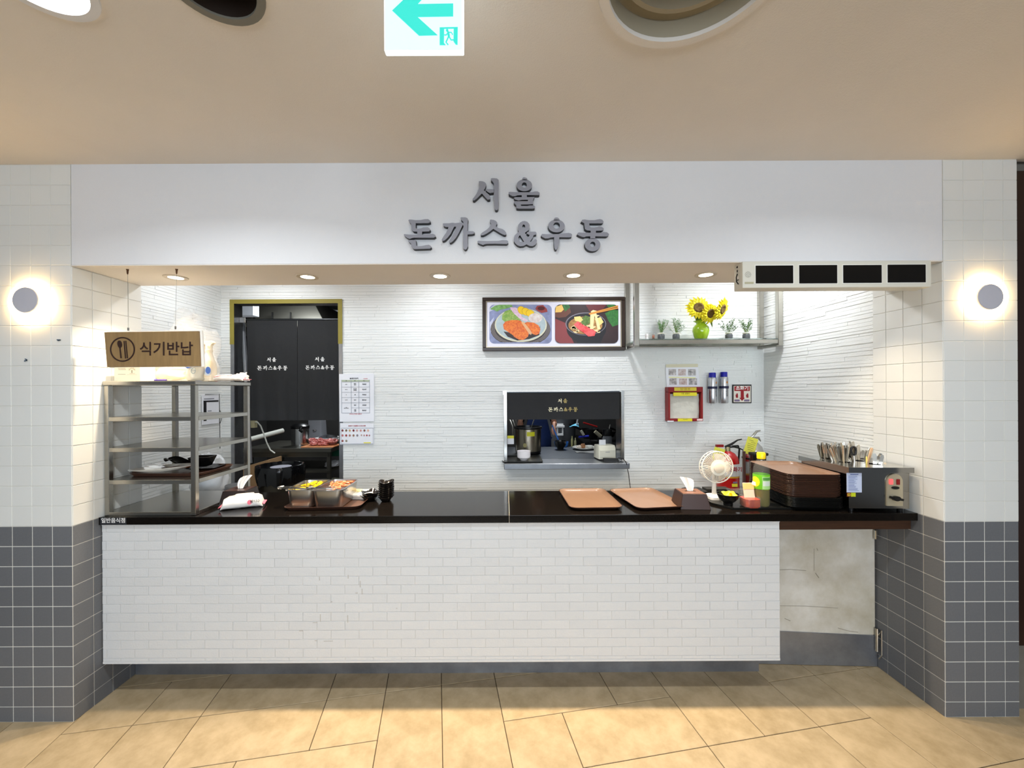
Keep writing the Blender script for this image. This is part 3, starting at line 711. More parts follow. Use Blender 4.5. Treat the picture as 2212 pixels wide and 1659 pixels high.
prt([E_(1508,494,258,143)], pm('bowl_in',(26,22,28)))
prt([E_(1500,510,226,118)], pm('broth',(120,72,40),rgb2=(196,150,84),vscale=30))
nd = pm('noodle',(236,212,158))
for k in range(16):
    R_ = random.Random(k); cx_, cz_ = 1340+R_.uniform(-30,350), 500+R_.uniform(-90,100); rx_ = R_.uniform(26,54)
    o_ = E_(cx_,cz_,rx_,rx_*.7,R_.uniform(0,3),18); i_ = E_(cx_,cz_,rx_-12,rx_*.7-11,0,18); layer[0]+=1; y=-.0015-layer[0]*.00016; mb=MB()
    for i in range(13): mb.add([pf(*o_[i],y),pf(*o_[i+1],y),pf(*i_[i+1],y),pf(*i_[i],y)],[(0,1,2,3)])
    mb.build('printed_area', nd, t, fix=False)
prt([[(1440,420),(1500,380),(1560,400),(1560,480),(1500,520),(1450,480)]], pm('herb',(104,132,62),rgb2=(60,92,36),vscale=60))
prt([[(1350,400),(1430,390),(1470,440),(1420,470),(1360,450)],[(1620,430),(1700,400),(1740,470),(1680,520)]], pm('egg',(232,206,128)))
prt([[(1345,500),(1400,455),(1460,500),(1560,550),(1640,590),(1620,650),(1540,660),(1480,610),(1400,560)]], pm('crab',(206,44,48),rgb2=(226,110,110),vscale=30))
prt([[(1560,560),(1565,360),(1600,330),(1640,340),(1700,560),(1660,570),(1620,380),(1600,560)]], nd)
prt([[(1570,330),(1600,308),(1650,320),(1620,350),(1580,356)]], nd)
for dz in (0,26): prt([[(1540,352+dz*.4),(1930,246+dz),(1936,262+dz),(1560,360+dz*.4)]], pm('chopstick',(206,140,60)))
# ------------------------------------------------------------------ glass shelf with steel frame
t = thing('glass_shelf', 'wide glass shelf in a hanging steel frame, high on the wall', 'shelf', (0,3.28,2.03))
def post(x, y, z0, z1, mb, r=.019): mb.box(x-r,x+r,y-3.28-r,y-3.28+r,z0-2.03,z1-2.03); return mb
for x,y,z0 in ((1.030,3.385,1.985),(1.036,3.165,1.992),(2.163,3.385,1.985),(2.170,3.165,1.992)):
    post(x,y,z0,2.74,MB()).build('upright', steel, t, .003)
for x in (1.033,2.166):
    MB().box(x-.016,x+.016,-.115,.105,-.045,-.018).build('side_arm', steel, t, .002)
box('front_rail', (1.055,2.151,-.130,-.102,-.022,.010), steel, t, .002)
box('back_rail', (1.05,2.146,.088,.108,-.022,.010), steel, t, .002)
box('glass_plate', (1.050,2.150,-.13,.115,.0105,.0185), glass, t, .001)
zsf = 2.0495
def shelf_at(px, d=3.26): return (W(px,735,d).x, d, zsf)
# vase with three sunflowers
vx,vy,vz = shelf_at(1514,3.26); S = 3.26/F
t = thing('green_vase', 'round lime green glass vase holding sunflowers', 'vase', (vx,vy,vz))
MB().lathe([(0,0),(.037,0),(.045,.006),(.058,.045),(.0645,.075),(.060,.105),(.040,.128),(.034,.134),(.038,.142),(.058,.156),(.055,.157),(.032,.140),(.030,.13),(0,.12)],36,(0,0,0),False,False).build('body', M('lime_glass',(134,170,14),.12,coat=.6,rgb2=(168,200,40),vscale=14), t, smooth=True)
pet = M('sunflower_petal',(252,232,40),.6,var=.12,vscale=40); seed = M('sunflower_seeds',(70,46,18),.85,rgb2=(128,104,52),vscale=70)
grn_m = M('stem_green',(106,132,58),.6); leaf_m = M('leaf_green',(96,124,52),.6,var=.2,vscale=30)
for i,(fx,fz,R_,tilt,yaw,lab) in enumerate(((1509,665,.100,-.15,.15,'largest sunflower, upper left in the green vase'),(1534,677,.086,.25,-.3,'middle sunflower, lowest in the green vase'),(1560,668,.094,.35,-.62,'sunflower farthest right, facing sideways, in the green vase'))):
    p = W(fx,fz,3.20-.02*i)
    s = thing('sunflower', lab, 'flower', p, 0, 'sunflowers in the vase')
    T = Matrix.Rotation(-yaw,4,'Z') @ Matrix.Rotation(tilt,4,'X')
    mb = MB(); R0 = random.Random(i)
    for layer_, (n, ra, rb, yo) in enumerate(((20,.36,1.0,.006),(18,.36,.90,.0),(14,.34,.72,-.006))):
        for k in range(n):
            a = 2*PI*k/n+layer_*.16+R0.uniform(-.06,.06); L = rb*R_*R0.uniform(.88,1.06); wv = R_*.13
            u = Vector((math.cos(a),0,math.sin(a))); v = Vector((-math.sin(a),0,math.cos(a))); N = Vector((0,-1,0)); b_ = R0.uniform(-.004,.012)
            P0 = u*ra*R_; P1 = u*(ra*R_+(L-ra*R_)*.55)+N*.006; P2 = u*L+N*(-b_)
            pts = [P0-v*wv*.5, P1-v*wv, P2, P1+v*wv, P0+v*wv*.5]
            fr_ = [T@(q+Vector((0,yo,0))) for q in pts]; bk_ = [T@(q+Vector((0,yo+.0012,0))) for q in pts]
            mb.loft([fr_, bk_])
    mb.build('petals', pet, s)
    mb = MB(); mb.loft([[T@Vector((r*R_*math.cos(2*PI*k/20),y,r*R_*math.sin(2*PI*k/20))) for k in range(20)] for r,y in ((.42,.004),(.42,-.008),(.30,-.013),(.16,-.007),(.04,-.006))])
    mb.build('seed_head', seed, s, smooth=True)
    q = Vector((vx+(.012 if i==1 else -.012 if i==0 else .02), vy, vz+.10))-p
    MB().tube([T@Vector((0,.012,0)), T@Vector((0,.03,-.01)), Vector((q.x*.6,.05,q.z*.45)), q],.0042,7).build('stem', grn_m, s, smooth=True)
t = thing('leaf_spray', 'long green leaves between the vase neck and the sunflowers', 'foliage', (vx,vy,vz+.15))
for (dx0,dz0,dx1,dz1,dx2,dz2,wv) in ((-.02,-.02,-.035,.03,-.07,.058,.012),(-.01,-.02,-.02,.03,-.035,.055,.010),(.0,-.02,.0,.03,-.012,.06,.011),(.01,-.02,.015,.03,.008,.06,.011),(.02,-.02,.03,.02,.035,.05,.011),(.055,.03,.085,.0,.083,-.05,.010),(-.015,-.02,-.03,.02,-.05,.05,.009)):
    mb = MB(); A_,B_,C_ = Vector((dx0,0,dz0)),Vector((dx1,-.012,dz1)),Vector((dx2,-.02,dz2)); ls=[]
    for k in range(7):
        s_=k/6; p=A_*(1-s_)**2+B_*2*s_*(1-s_)+C_*s_*s_; tv=((B_-A_)*(1-s_)+(C_-B_)*s_).normalized(); nv=Vector((tv.z,0,-tv.x)); hw_=wv*math.sin(PI*min(.98,s_*.85+.12))
        ls.append([p-nv*hw_,p+Vector((0,-.002,0)),p+nv*hw_,p+Vector((0,.001,0))])
    mb.loft(ls).build('leaf', leaf_m, t, smooth=True)
# jars with little plants
jar_g = M('jar_glass',(190,196,194),.04,alpha=.06,spec=1); soil = M('dark_beads',(40,44,50),.4,var=.4,vscale=120)
def jar(px, lab, kind, seed_):
    x,y,z = shelf_at(px); s = thing('plant_jar', lab, 'plant jar', (x,y,z), 0, 'plant jars on the glass shelf'); R0=random.Random(seed_)
    MB().lathe([(0,.001),(.019,.001),(.0215,.006),(.0225,.03),(.019,.037),(0,.037)],20).build('dark_filling', soil, s, smooth=True)
    MB().lathe([(.0,.0),(.0235,.0),(.0245,.006),(.0245,.032),(.020,.042),(.0205,.052),(.0185,.052),(.018,.042),(.0235,.031),(.0235,.008),(0,.0005)],20,(0,0,0),False,False).build('jar', jar_g, s, smooth=True)
    MB().lathe([(.0212,.040),(.0222,.042),(.0212,.045)],20,(0,0,0),False,False).tube([(.02,-.012,.043),(.032,-.016,.036)],.0012,5).build('twine', M('twine',(226,220,204),.8), s)
    mb = MB(); lf = MB()
    for k in range(20 if kind else 26):
        a=R0.uniform(0,6.28); sp=R0.uniform(.012,.060); h=R0.uniform(.075,.135)
        tip=Vector((sp*math.cos(a),sp*.6*math.sin(a),h)); mid=Vector((tip.x*.35,tip.y*.35,h*.55))
        mb.tube([(0,0,.036),mid,tip],[.0011,.0009,.0005],5)
        for q in range(7):
            s_=.35+.65*q/6; p=(mid*(1-s_)+tip*s_) if s_>.3 else mid
            p = mid.lerp(tip,s_); d=Vector((R0.uniform(-1,1),R0.uniform(-1,1),R0.uniform(-.1,1))).normalized(); L=R0.uniform(.011,.019) if kind==0 else R0.uniform(.008,.014)
            n=d.orthogonal().normalized()*(L*(.16 if kind==0 else .45)); lf.loft([[p, p+d*L*.5+n, p+d*L, p+d*L*.5-n],[p+Vector((0,.0006,0)), p+d*L*.5+n+Vector((0,.0006,0)), p+d*L+Vector((0,.0006,0)), p+d*L*.5-n+Vector((0,.0006,0))]])
    s.scale=(1.25,1.25,1.28)
    mb.build('stems', grn_m, s); lf.build('leaves', M('grass_green',(112,150,104),.6) if kind==0 else M('dark_leaf',(70,96,60),.6), s)
jar(1428,'left jar of pale grassy sprigs on the glass shelf, beside figurines',0,1); jar(1460.5,'jar of pale grassy sprigs just left of the green vase',0,2)
jar(1574.5,'jar of dark leafy sprigs just right of the sunflowers',1,3); jar(1612,'rightmost jar of dark leafy sprigs on the glass shelf',1,4)
def figurine(px, lab, mats, ears, h):
    x,y,z = shelf_at(px,3.24); s = thing('figurine', lab, 'figurine', (x,y,z)); k=h/.05
    MB().lathe([(0,0),(.009*k,0),(.011*k,.008*k),(.008*k,.022*k),(0,.026*k)],16).build('body', mats[1], s, smooth=True)
    MB().lathe([(0,.018*k),(.009*k,.021*k),(.0115*k,.029*k),(.008*k,.038*k),(0,.041*k)],16).build('head', mats[0], s, smooth=True)
    for e in (-1,1):
        MB().tube([(e*.005*k,0,.036*k),(e*.0062*k,0,.036*k+ears*.6),(e*.007*k,0,.036*k+ears)],[.0028*k,.003*k,.001*k],8).build('ear', mats[0], s, smooth=True)
        MB().lathe([(0,0),(.0042*k,0),(.0042*k,.004*k),(0,.006*k)],10,(e*.006*k,-.004*k,0)).build('foot', mats[2], s, smooth=True)
        MB().lathe([(0,0),(.0013*k,.001),(0,.002)],8,(e*.004*k,-.0108*k,.030*k)).build('eye', black_pl, s)
ORD = ['first','second','third','fourth','fifth','sixth','seventh','eighth','ninth','tenth','eleventh','twelfth','thirteenth','fourteenth','fifteenth','sixteenth','seventeenth','eighteenth','nineteenth','twentieth']
figurine(1397,'small translucent white animal figurine at shelf left end',(M('milky_plastic',(236,232,230),.2),M('milky_plastic',(236,232,230),.2),M('pink_plastic',(226,160,150),.4)),.008,.062)
figurine(1411.5,'tiny brown long-eared figurine beside the left plant jar',(M('brown_plastic',(150,92,70),.5),M('dark_costume',(90,62,50),.5),M('orange_plastic',(214,140,90),.5)),.014,.047)

# ------------------------------------------------------------------ things on the back wall
YW = YB-.009
def wp(px,py,d=YW): return W(px,py,d)
def wallquad(name, px4, y0, y1, mat, parent, o):
    P_ = [wp(*p, d=o[1]) for p in px4]; mb=MB()
    mb.loft([[(p.x-o[0],y0,p.z-o[2]) for p in P_],[(p.x-o[0],y1,p.z-o[2]) for p in P_]]); return mb.build(name, mat, parent)
def q4(x0,y0,x1,y1): return [(x0,y1),(x1,y1),(x1,y0),(x0,y0)]
# origin sheet
o = tuple(wp(770,859)); t = thing('origin_sheet', 'white sheet with ingredient origin table beside the doorway', 'notice', o)
wallquad('sheet', [(734,911),(808.5,910),(808,807),(733,808)], -.004,-.001, paper, t, o)
X = lambda zx: 725+zx/10.05
wallquad('table_header', q4(X(135),800+208/10.05,X(742),800+246/10.05), -.0055,-.0042, M('sage_print',(178,190,166),.6), t, o)
mb = MB(); ln = M('grey_line',(150,156,168),.7)
def rule(x0,y0,x1,y1):
    a_,b_ = wp(x0,y0,o[1]), wp(x1,y1,o[1]); mb.box(min(a_.x,b_.x)-.0007-o[0],max(a_.x,b_.x)+.0007-o[0],-.0056,-.0042,min(a_.z,b_.z)-.0007-o[2],max(a_.z,b_.z)+.0007-o[2])
for zy in (250,362,474,588,702,925): rule(X(135),800+zy/10.05,X(742),800+zy/10.05)
rule(X(345),800+812/10.05,X(742),800+812/10.05)
for zx in (135,345,510,742): rule(X(zx),800+208/10.05,X(zx),800+925/10.05)
mb.build('table_lines', ln, t)
def wt(par, o, body, zx, zy, s, m=ink, bold=.0003, fx=X, oy=800, k=10.05, sx=1):
    p = wp(fx(zx), oy+zy/k, o[1]); return text('lettering', body, s, (p.x-o[0],-.0058,p.z-o[2]), m, par, bold=bold, sx=sx)
wt(t,o,'음식점 원산지',405,178,.0125,bold=.0006)
wt(t,o,'원산지표시판',655,182,.0062,M('red_ink',(196,60,70),.6))
for b_,x_ in (('메뉴',238),('품목',425),('원산지',622)): wt(t,o,b_,x_,227,.0062)
for b_,x_,y_ in (('돼지\n고기',425,305),('코다리\n(명태)',427,418),('쌀',427,530),('김치',427,645),('배추',427,757),('고춧\n가루',427,872)): wt(t,o,b_,x_,y_,.0108)
for b_,y_ in (('국내산',303),('러시아',416),('국내산',530),('중국산',645),('국내산',757),('중국산',870)): wt(t,o,b_,627,y_,.0126,bold=.0005)
for b_,y_ in (('돈까스',306),('생선까스',418),('밥',530),('김치찌개',645),('김치\n(배추, 고춧가루)',815)): wt(t,o,b_,238,y_,.0060)
wt(t,o,'돼지고기는 국내산만 사용합니다',440,948,.0078,M('red_ink'))
# allergy sheet
o = tuple(wp(771,936)); t = thing('allergy_sheet', 'white card with rows of food pictures below origin sheet', 'notice', o)
wallquad('sheet', [(735,960),(808,959.5),(807.5,914.5),(735,914)], -.004,-.001, paper, t, o)
wt(t,o,'알레르기 유발물질 표시대상 품목',470,1205,.0108,M('dark_red_ink',(160,36,50),.6),.0004)
mb = MB(); 
for zy in (1250,1592): rule(X(128),800+zy/10.05,X(818),800+zy/10.05)
for zx in (128,818): rule(X(zx),800+1250/10.05,X(zx),800+1592/10.05)
mb.build('border', ln, t)
fc = [(120,60,60),(128,108,84),(196,160,112),(112,28,36),(206,166,160),(206,150,144),(130,86,72),(222,180,160),(196,120,120),(160,60,60),(170,120,110),(150,116,96),(140,130,136),(190,160,150),(190,140,140),(170,60,66),(170,120,120),(140,80,76),(150,140,120)]
spots = [(x,1305) for x in (155,235,312,393,470,550,630,708)]+[(155,1412),(235,1412),(312,1412),(393,1412),(475,1412),(565,1406),(625,1410),(682,1410),(737,1412)]+[(155,1530),(238,1530)]
for (zx,zy),c in zip(spots,fc):
    p = wp(X(zx),800+zy/10.05,o[1]); r=.0088 if zx<740 and not(zy<1415 and zy>1400 and zx>560) else .0066
    MB().loft([[(p.x-o[0]+r*math.cos(2*PI*k/12),yy,p.z-o[2]+r*1.15*math.sin(2*PI*k/12)) for k in range(12)] for yy in (-.0054,-.0042)]).build('food_picture', M('food_%d_%d_%d'%c,c,.6,var=.3,vscale=90), t)
p = wp(X(690),800+1570/10.05,o[1]); box('yellow_caption',(p.x-o[0]-.030,p.x-o[0]+.030,-.0054,-.0042,p.z-o[2]-.004,p.z-o[2]+.004), yellow, t)
# notice on the left room wall
t = thing('wall_notice', 'white notice with black blocks on the left room wall', 'notice', (XLW+.012,3.27,1.52))
box('sheet', (0,.003,-.10,.085,-.135,.105), paper, t)
MB().box(.003,.0045,-.085,.08,.045,.058).box(.003,.0045,-.085,-.055,-.105,.045).build('black_block', ink, t)
MB().box(.003,.0045,-.08,.03,.068,.075).box(.003,.0045,-.04,.0,-.03,-.024).box(.003,.0045,-.04,.01,-.05,-.044).box(.003,.0045,-.04,-.01,-.07,-.064).build('print_lines', M('grey_print',(130,132,140),.7), t)
MB().tube([(.006,-.07,.108),(.006,.088,.110),(.006,.092,-.35)],.0022,5).tube([(.006,.092,-.03),(.008,.11,-.06),(.008,.106,-.11),(.006,.092,-.14)],.0022,5).build('black_cable', black_pl, t)
# instruction paper over the fire blanket box
o = tuple(wp(1474,812)); t = thing('instruction_paper', 'white paper with six step photos above red fire-blanket box', 'notice', o)
wallquad('sheet', [(1440,838),(1512,835),(1507,791),(1437.5,792)], -.004,-.001, paper, t, o)
wallquad('tape', [(1438,794),(1507,793),(1507,786),(1438,787)], -.0046,-.002, M('masking_tape',(216,212,186),.7), t, o)
Z5 = lambda x,y: (1430+x/11.85, 780+y/11.85)
for i,(x0,y0,x1,y1) in enumerate(((165,205,355,362),(410,205,605,370),(660,205,860,370),(185,440,372,605),(435,445,632,605),(680,440,888,608))):
    wallquad('step_photo', [Z5(x0,y1),Z5(x1,y1),Z5(x1,y0),Z5(x0,y0)], -.0052,-.0041, M('photo_%d'%(i%3),[(120,112,110),(170,140,134),(96,96,98)][i%3],.6,rgb2=(226,222,222),vscale=38), t, o)
wallquad('caption_strip', [Z5(170,425),Z5(850,440),Z5(850,415),Z5(170,400)], -.0052,-.0041, M('pale_yellow',(236,236,170),.7), t, o)
# fire blanket box
DB = .075
fb = YB-DB-.008
a, b = W(1444,836,fb), W(1519,910,fb)
t = thing('fire_blanket_box', 'dark red wall box with folded white fire blanket inside', 'box', (a.x,fb,b.z)); wd_,ht=b.x-a.x,a.z-b.z
bar4((0,wd_,0,ht),(.014,wd_-.016,.022,ht-.044),0,DB,MB()).box(0.001,wd_-.001,DB-.004,DB,.001,ht-.001).build('case', M('dark_red_metal',(134,16,18),.4), t, .002)
R0=random.Random(5)
bl = MB(); hN=[[R0.uniform(-.004,.004) for _ in range(9)] for _ in range(9)]
bl.sheet(lambda u,v:(.024+(wd_-.045)*u, .030+hN[int(u*8)][int(v*8)]-.01*math.sin(PI*u), .024+(ht-.082)*v),8,8).build('folded_blanket', M('blanket_cloth',(206,204,192),.8,bump=.4,bscale=30), t, smooth=True, fix=False)
yl = M('tape_yellow',(216,196,60),.5); bw_ = wd_
box('title_label', (.048,wd_-.055,-.0016,0,ht-.033,ht-.004), yl, t); text('lettering','방열포',.024,(.5*wd_-.004,-.0022,ht-.0195),M('label_brown',(150,110,60),.6),t,sx=1.35)
box('manual_label', (.040,wd_-.052,-.0016,.004,ht-.075,ht-.046), M('tape_yellow2',(226,214,44),.5), t); text('lettering','사용 설명서',.0145,(.5*wd_-.004,-.0022,ht-.056),ink,t)
box('lower_label', (.076,wd_-.092,-.0016,0,.0,.024), M('tape_yellow2'), t); text('lettering','사용 설명서',.0085,(.5*wd_-.006,-.0022,.017),ink,t)
box('small_label', (wd_-.052,wd_-.006,-.0016,0,.004,.021), M('pale_pink',(238,206,204),.6), t); box('foot_label', (-.01,.042,-.002,.002,-.003,.006), paper, t)
# aerosol extinguishers
for i,(px,pt,pb,lab) in enumerate(((1539,805,871,'left silver aerosol extinguisher with blue cap on the wall'),(1564,803.5,871,'right silver aerosol extinguisher, nearer the extinguisher sign'))):
    dd=YB-.045; tp,bt=W(px,pt,dd),W(px,pb,dd); H=tp.z-bt.z
    t = thing('aerosol_extinguisher', lab, 'spray can', (bt.x,dd,bt.z), 0, 'aerosol extinguishers on the wall')
    MB().lathe([(0,0),(.030,0),(.0325,.004),(.0335,H*.2),(.0335,H*.78),(.030,H*.83),(.026,H*.845),(0,H*.845)],28).build('can', M('brushed_aluminium',(200,202,206),.3,.9), t, smooth=True)
    MB().lathe([(.0255,H*.835),(.0272,H*.84),(.0268,H*.985),(.0245,H),(0,H)],24,cap0=False).build('cap', M('deep_blue_cap',(8,16,150),.3), t, smooth=True)
    MB().lathe([(.0345,H*.47),(.037,H*.475),(.037,H*.545),(.0345,H*.55)],24,(0,0,0),False,False).build('wall_clip', M('navy_clip',(24,28,66),.4), t)
    x0 = .0335; ang=-PI/2+(.55 if i==0 else .25)
    lx,ly = (x0+.0006)*math.cos(ang),(x0+.0006)*math.sin(ang)
    MB().loft([[(lx+.0075*math.cos(2*PI*k/12)*-math.sin(ang)+q*math.cos(ang),ly+.0075*math.cos(2*PI*k/12)*math.cos(ang)+q*math.sin(ang),H*.665+(.013 if math.sin(2*PI*k/12)>.9 else .009)*math.sin(2*PI*k/12)) for k in range(12)] for q in (0,.001)]).build('flame_mark', M('flame_orange',(206,140,76),.5), t)
    text('lettering','Ampoule',.020,(lx*1.02,ly*1.02,H*.36),ink,t,rot=(0,PI/2,ang+PI/2),bold=.0004)
# extinguisher sign
o = tuple(wp(1602.5,850.5)); t = thing('extinguisher_sign', 'square black-edged red and white fire extinguisher location sign', 'sign', o)
Z1 = lambda x,y: (1520+x/19.52, 795+y/19.52)
wallquad('border', [Z1(1205,1480),Z1(2005,1480),Z1(2005,695),Z1(1200,700)], -.004,-.001, black_pl, t, o)
wallquad('panel', q4(*Z1(1250,752),*Z1(1968,1440)), -.0052,-.0041, M('sign_cream',(232,226,212),.5), t, o)
rp = M('sign_red',(158,16,26),.5)
wallquad('title_band', q4(*Z1(1278,772),*Z1(1930,968)), -.0060,-.0053, rp, t, o)
p = wp(*Z1(1605,862),o[1]); text('lettering','소화기',.040,(p.x-o[0],-.0066,p.z-o[2]+.001),M('sign_white',(244,240,236),.5),t,bold=.0012)
P_ = [wp(*Z1(*q),o[1]) for q in ((1545,968),(1675,968),(1680,1255),(1725,1255),(1603,1385),(1485,1255),(1545,1255))]
MB().loft([[(q.x-o[0],y_,q.z-o[2]) for q in P_] for y_ in (-.0065,-.0053)]).build('down_arrow', rp, t)
for cx_ in (1388,1828):
    p = wp(*Z1(cx_,1165),o[1]); x_,z_=p.x-o[0],p.z-o[2]
    MB().box(x_-.0085,x_+.0085,-.0062,-.0053,z_-.018,z_+.008).box(x_-.005,x_+.007,-.0062,-.0053,z_+.008,z_+.019).box(x_-.011,x_-.008,-.0062,-.0053,z_-.008,z_+.010).build('extinguisher_picture', rp, t)
for x0 in (1278,1688): wallquad('caption_band', q4(*Z1(x0,1325),*Z1(x0+225,1412)), -.0060,-.0053, M('mauve_print',(130,116,146),.6), t, o)

# ------------------------------------------------------------------ fire extinguishers on a ledge behind the worktop
lz = .80
led = tag(box('low_cabinet', (1.42,XR+.008,2.92,YB-.014,.0,lz), M('grey_laminate',(170,168,160),.4), None, .003), 'pale grey low cabinet along the wall behind the fan', 'cabinet')
d_ = 3.2; s_ = d_/F
p = W(1572,1051,d_)
t = thing('red_extinguisher', 'red fire extinguisher with yellow tag behind the white fan', 'extinguisher', (p.x,d_,lz)); r=.082
MB().lathe([(0,0),(r*.93,0),(r*.97,.01),(r*.97,.045),(r*1.02,.06),(r,.10),(r,.265),(r*.9,.305),(r*.62,.335),(r*.34,.348),(.024,.352),(0,.352)],36).build('cylinder', red, t, smooth=True)
MB().lathe([(r+.0008,.150),(r+.001,.158),(r+.0008,.160)],36,(0,0,0),False,False).lathe([(r+.0008,.163),(r+.001,.17),(r+.001,.255),(r+.0008,.258)],36,(0,0,0),False,False).build('label_band', M('label_white',(206,208,214),.5), t, smooth=True)
MB().lathe([(r+.0012,.150),(r+.0014,.152),(r+.0014,.16),(r+.0012,.162)],36,(0,0,0),False,False).build('gold_band', M('gold_band',(204,156,50),.4), t)
text('lettering','소화기',.040,(.012,-r-.003,.218),M('dark_red_ink'),t,bold=.001)
box('yellow_sticker',(-.012,.030,-r-.003,-r+.004,.085,.108), yellow, t); box('mauve_sticker',(-.004,.028,-r-.003,-r+.004,.112,.124), M('mauve_print'), t)
MB().lathe([(.020,.348),(.020,.375),(.014,.385),(0,.385)],16).build('valve', M('valve_brass',(150,140,110),.4,.8), t, smooth=True)
MB().tube([(-.02,0,.385),(.03,0,.405),(.08,0,.438),(.115,0,.446)],[.009,.010,.006,.004],8).tube([(-.01,0,.382),(.05,0,.385),(.10,0,.372),(.125,0,.358)],[.008,.007,.005,.004],8).build('lever', black_pl, t, smooth=True)
box('bracket_clip',(-.088,-.03,.0,.02,.382,.402), M('dark_red_metal'), t)
MB().tube([(.04,0,.39),(.09,.01,.392),(.112,.03,.36),(.112,.05,.2),(.09,.07,.1)],.007,8).build('hose', black_pl, t, smooth=True)
def tagcard(par, cx, cy, cz, w_, h_, tilt):
    T = Matrix.Translation((cx,cy,cz)) @ Matrix.Rotation(tilt,4,'Y')
    MB().box(-w_/2,w_/2,-.001,.001,-h_/2,h_/2,T).build('inspection_tag', M('tag_yellow',(222,220,84),.6), par)
    m_ = MB()
    for k,(a_,b_) in enumerate(((-.3,.1),(-.1,.35),(-.35,.35),(-.35,.3),(-.3,.3),(-.2,.25))): m_.box(a_*w_,b_*w_,-.0018,-.001,(.32-k*.11)*h_,(.34-k*.11)*h_,T)
    m_.build('tag_print', M('tag_ink',(130,126,50),.7), par)
tagcard(t,-.105,-.05,.318,.085,.135,.28)
p = W(1627,1050,d_+.02)
t = thing('steel_extinguisher', 'tall stainless extinguisher with yellow tag in the wall corner', 'extinguisher', (p.x,d_+.02,lz)); r=.078
MB().lathe([(0,0),(r,0),(r,.30),(r*.98,.34),(r*.82,.385),(r*.45,.415),(.022,.42),(0,.42)],36).build('cylinder', steel_b, t, smooth=True)
MB().lathe([(r+.001,.285),(r+.0025,.288),(r+.0025,.297),(r+.001,.30)],36,(0,0,0),False,False).build('black_strap', black_pl, t)
MB().lathe([(.02,.42),(.022,.445),(.012,.455),(0,.455)],16).build('valve', steel, t, smooth=True)
MB().tube([(-.03,0,.445),(.0,0,.470),(.03,0,.505),(.06,0,.512)],[.004,.010,.010,.005],8).tube([(.0,0,.45),(.045,0,.455),(.062,0,.425)],[.008,.010,.004],8).build('lever', steel, t, smooth=True)
tagcard(t,-.07,-.085,.40,.085,.135,.30)
d2=3.0
t = thing('card_terminal', 'black card payment terminal on a stand between steel extinguisher and bottle', 'card reader', (W(1638,1050,d2).x,d2,lz))
T = Matrix.Rotation(.18,4,'X')
mb = MB(); mb.loft([rr(.082,.05,.01,0),rr(.10,.055,.012,.24)]); 
o_ = mb.build('housing', black_pl, t, smooth=True)
box('top_edge',(-.055,.060,-.032,.035,.238,.252), black_m, t, .004)
box('logo_light',(.0,.012,-.0315,-.029,.205,.217), M('logo_white',(230,230,236),.4), t)
box('card_slot',(-.045,-.02,-.030,-.026,.07,.20), M('slot_grey',(110,108,104),.4,.6), t)
MB().box(-.118,-.106,-.02,.0,-.0,.26).build('side_rail', M('rail_maroon',(74,46,44),.5), t)
box('keypad',(-.03,.03,-.032,-.027,.02,.06), M('key_grey',(60,60,62),.5), t, .002)

t.scale=(1,1,1.47)
# ------------------------------------------------------------------ trays
tray_i = M('tray_inside', (120,94,76), .30, var=.05, vscale=10, bump=.02, bscale=80, coat=.2)
def tray_mesh(w_, d_, h, mi, mo, r=.046, th=.0022, s=.016):
    mb = MB()
    mb.k=1
    mb.loft([rr(w_-2*s,d_-2*s,r-.008,0,6),rr(w_-.009,d_-.009,r-.002,h-.0045,6),rr(w_,d_,r,h-.001,6),rr(w_-.001,d_-.001,r,h,6),rr(w_-.007,d_-.007,r-.002,h,6)], True, False)
    n0=len(mb.v); mb.k=0
    mb.loft([rr(w_-.007,d_-.007,r-.002,h,6),rr(w_-.009-.0,d_-.009,r-.003,h-.002,6),rr(w_-2*s-2*th+.002,d_-2*s-2*th+.002,r-.009,.0035,6),rr(w_-2*s-.018,d_-2*s-.018,r-.012,.0025,6)], False, True)
    o=mb.build('tray_shell',[mi,mo],None,smooth=True,fix=False); me=o.data; bpy.data.objects.remove(o); return me
tm = tray_mesh(.30,.43,.019,tray_i,brown_rim,s=.022)
tms = tray_mesh(.296,.42,.019,tray_i,brown_rim)
tmb = tray_mesh(.300,.44,.019,M('black_tray_in',(30,30,28),.35),M('black_tray_out',(14,14,13),.35))
tm2 = tray_mesh(.30,.43,.019,M('tray_inside_dark',(92,64,50),.35,coat=.2),brown_rim)
def tray(me, loc, rz, lab, group=None, name='tray'):
    t = thing(name, lab, 'tray', loc, rz, group); o=bpy.data.objects.new('tray_shell',me); COL.objects.link(o); o.parent=t; return t
ZT=.9835
def ctop(px, py): # point on the worktop under a pixel
    dyu = (py-CY)+ROLL*(px-CX); d=.6685*F/dyu; return W(px,py,d)
tray(tm, (.493,2.408,ZT), math.radians(1.5), 'empty brown tray, left one of the two lying on the worktop')
tray(tm, (.836,2.408,ZT), math.radians(7.5), 'empty brown tray, right one of the two, beside the tissue box')
# stacks at the right
SX,SY,SR = 1.706,2.385,math.radians(-4)
for k in range(9):
    tray(tmb,(SX+random.uniform(-.001,.001),SY,ZT+.004+k*.0062),SR+random.uniform(-.004,.004),'black plastic tray, '+ORD[k]+' from the bottom, under the brown tray stack','black trays under the brown stack')
for k in range(20):
    last = k==19
    tray(tms,(SX-.004+random.uniform(-.0016,.0016),SY-.002+random.uniform(-.0012,.0012),ZT+.0635+k*.0061),SR+random.uniform(-.006,.006),
      'topmost brown tray on the tall stack, inside fully visible' if last else 'brown plastic tray, '+ORD[19-k]+' from the top of tall stack beside cutlery box',None if last else 'brown trays in the tall stack')

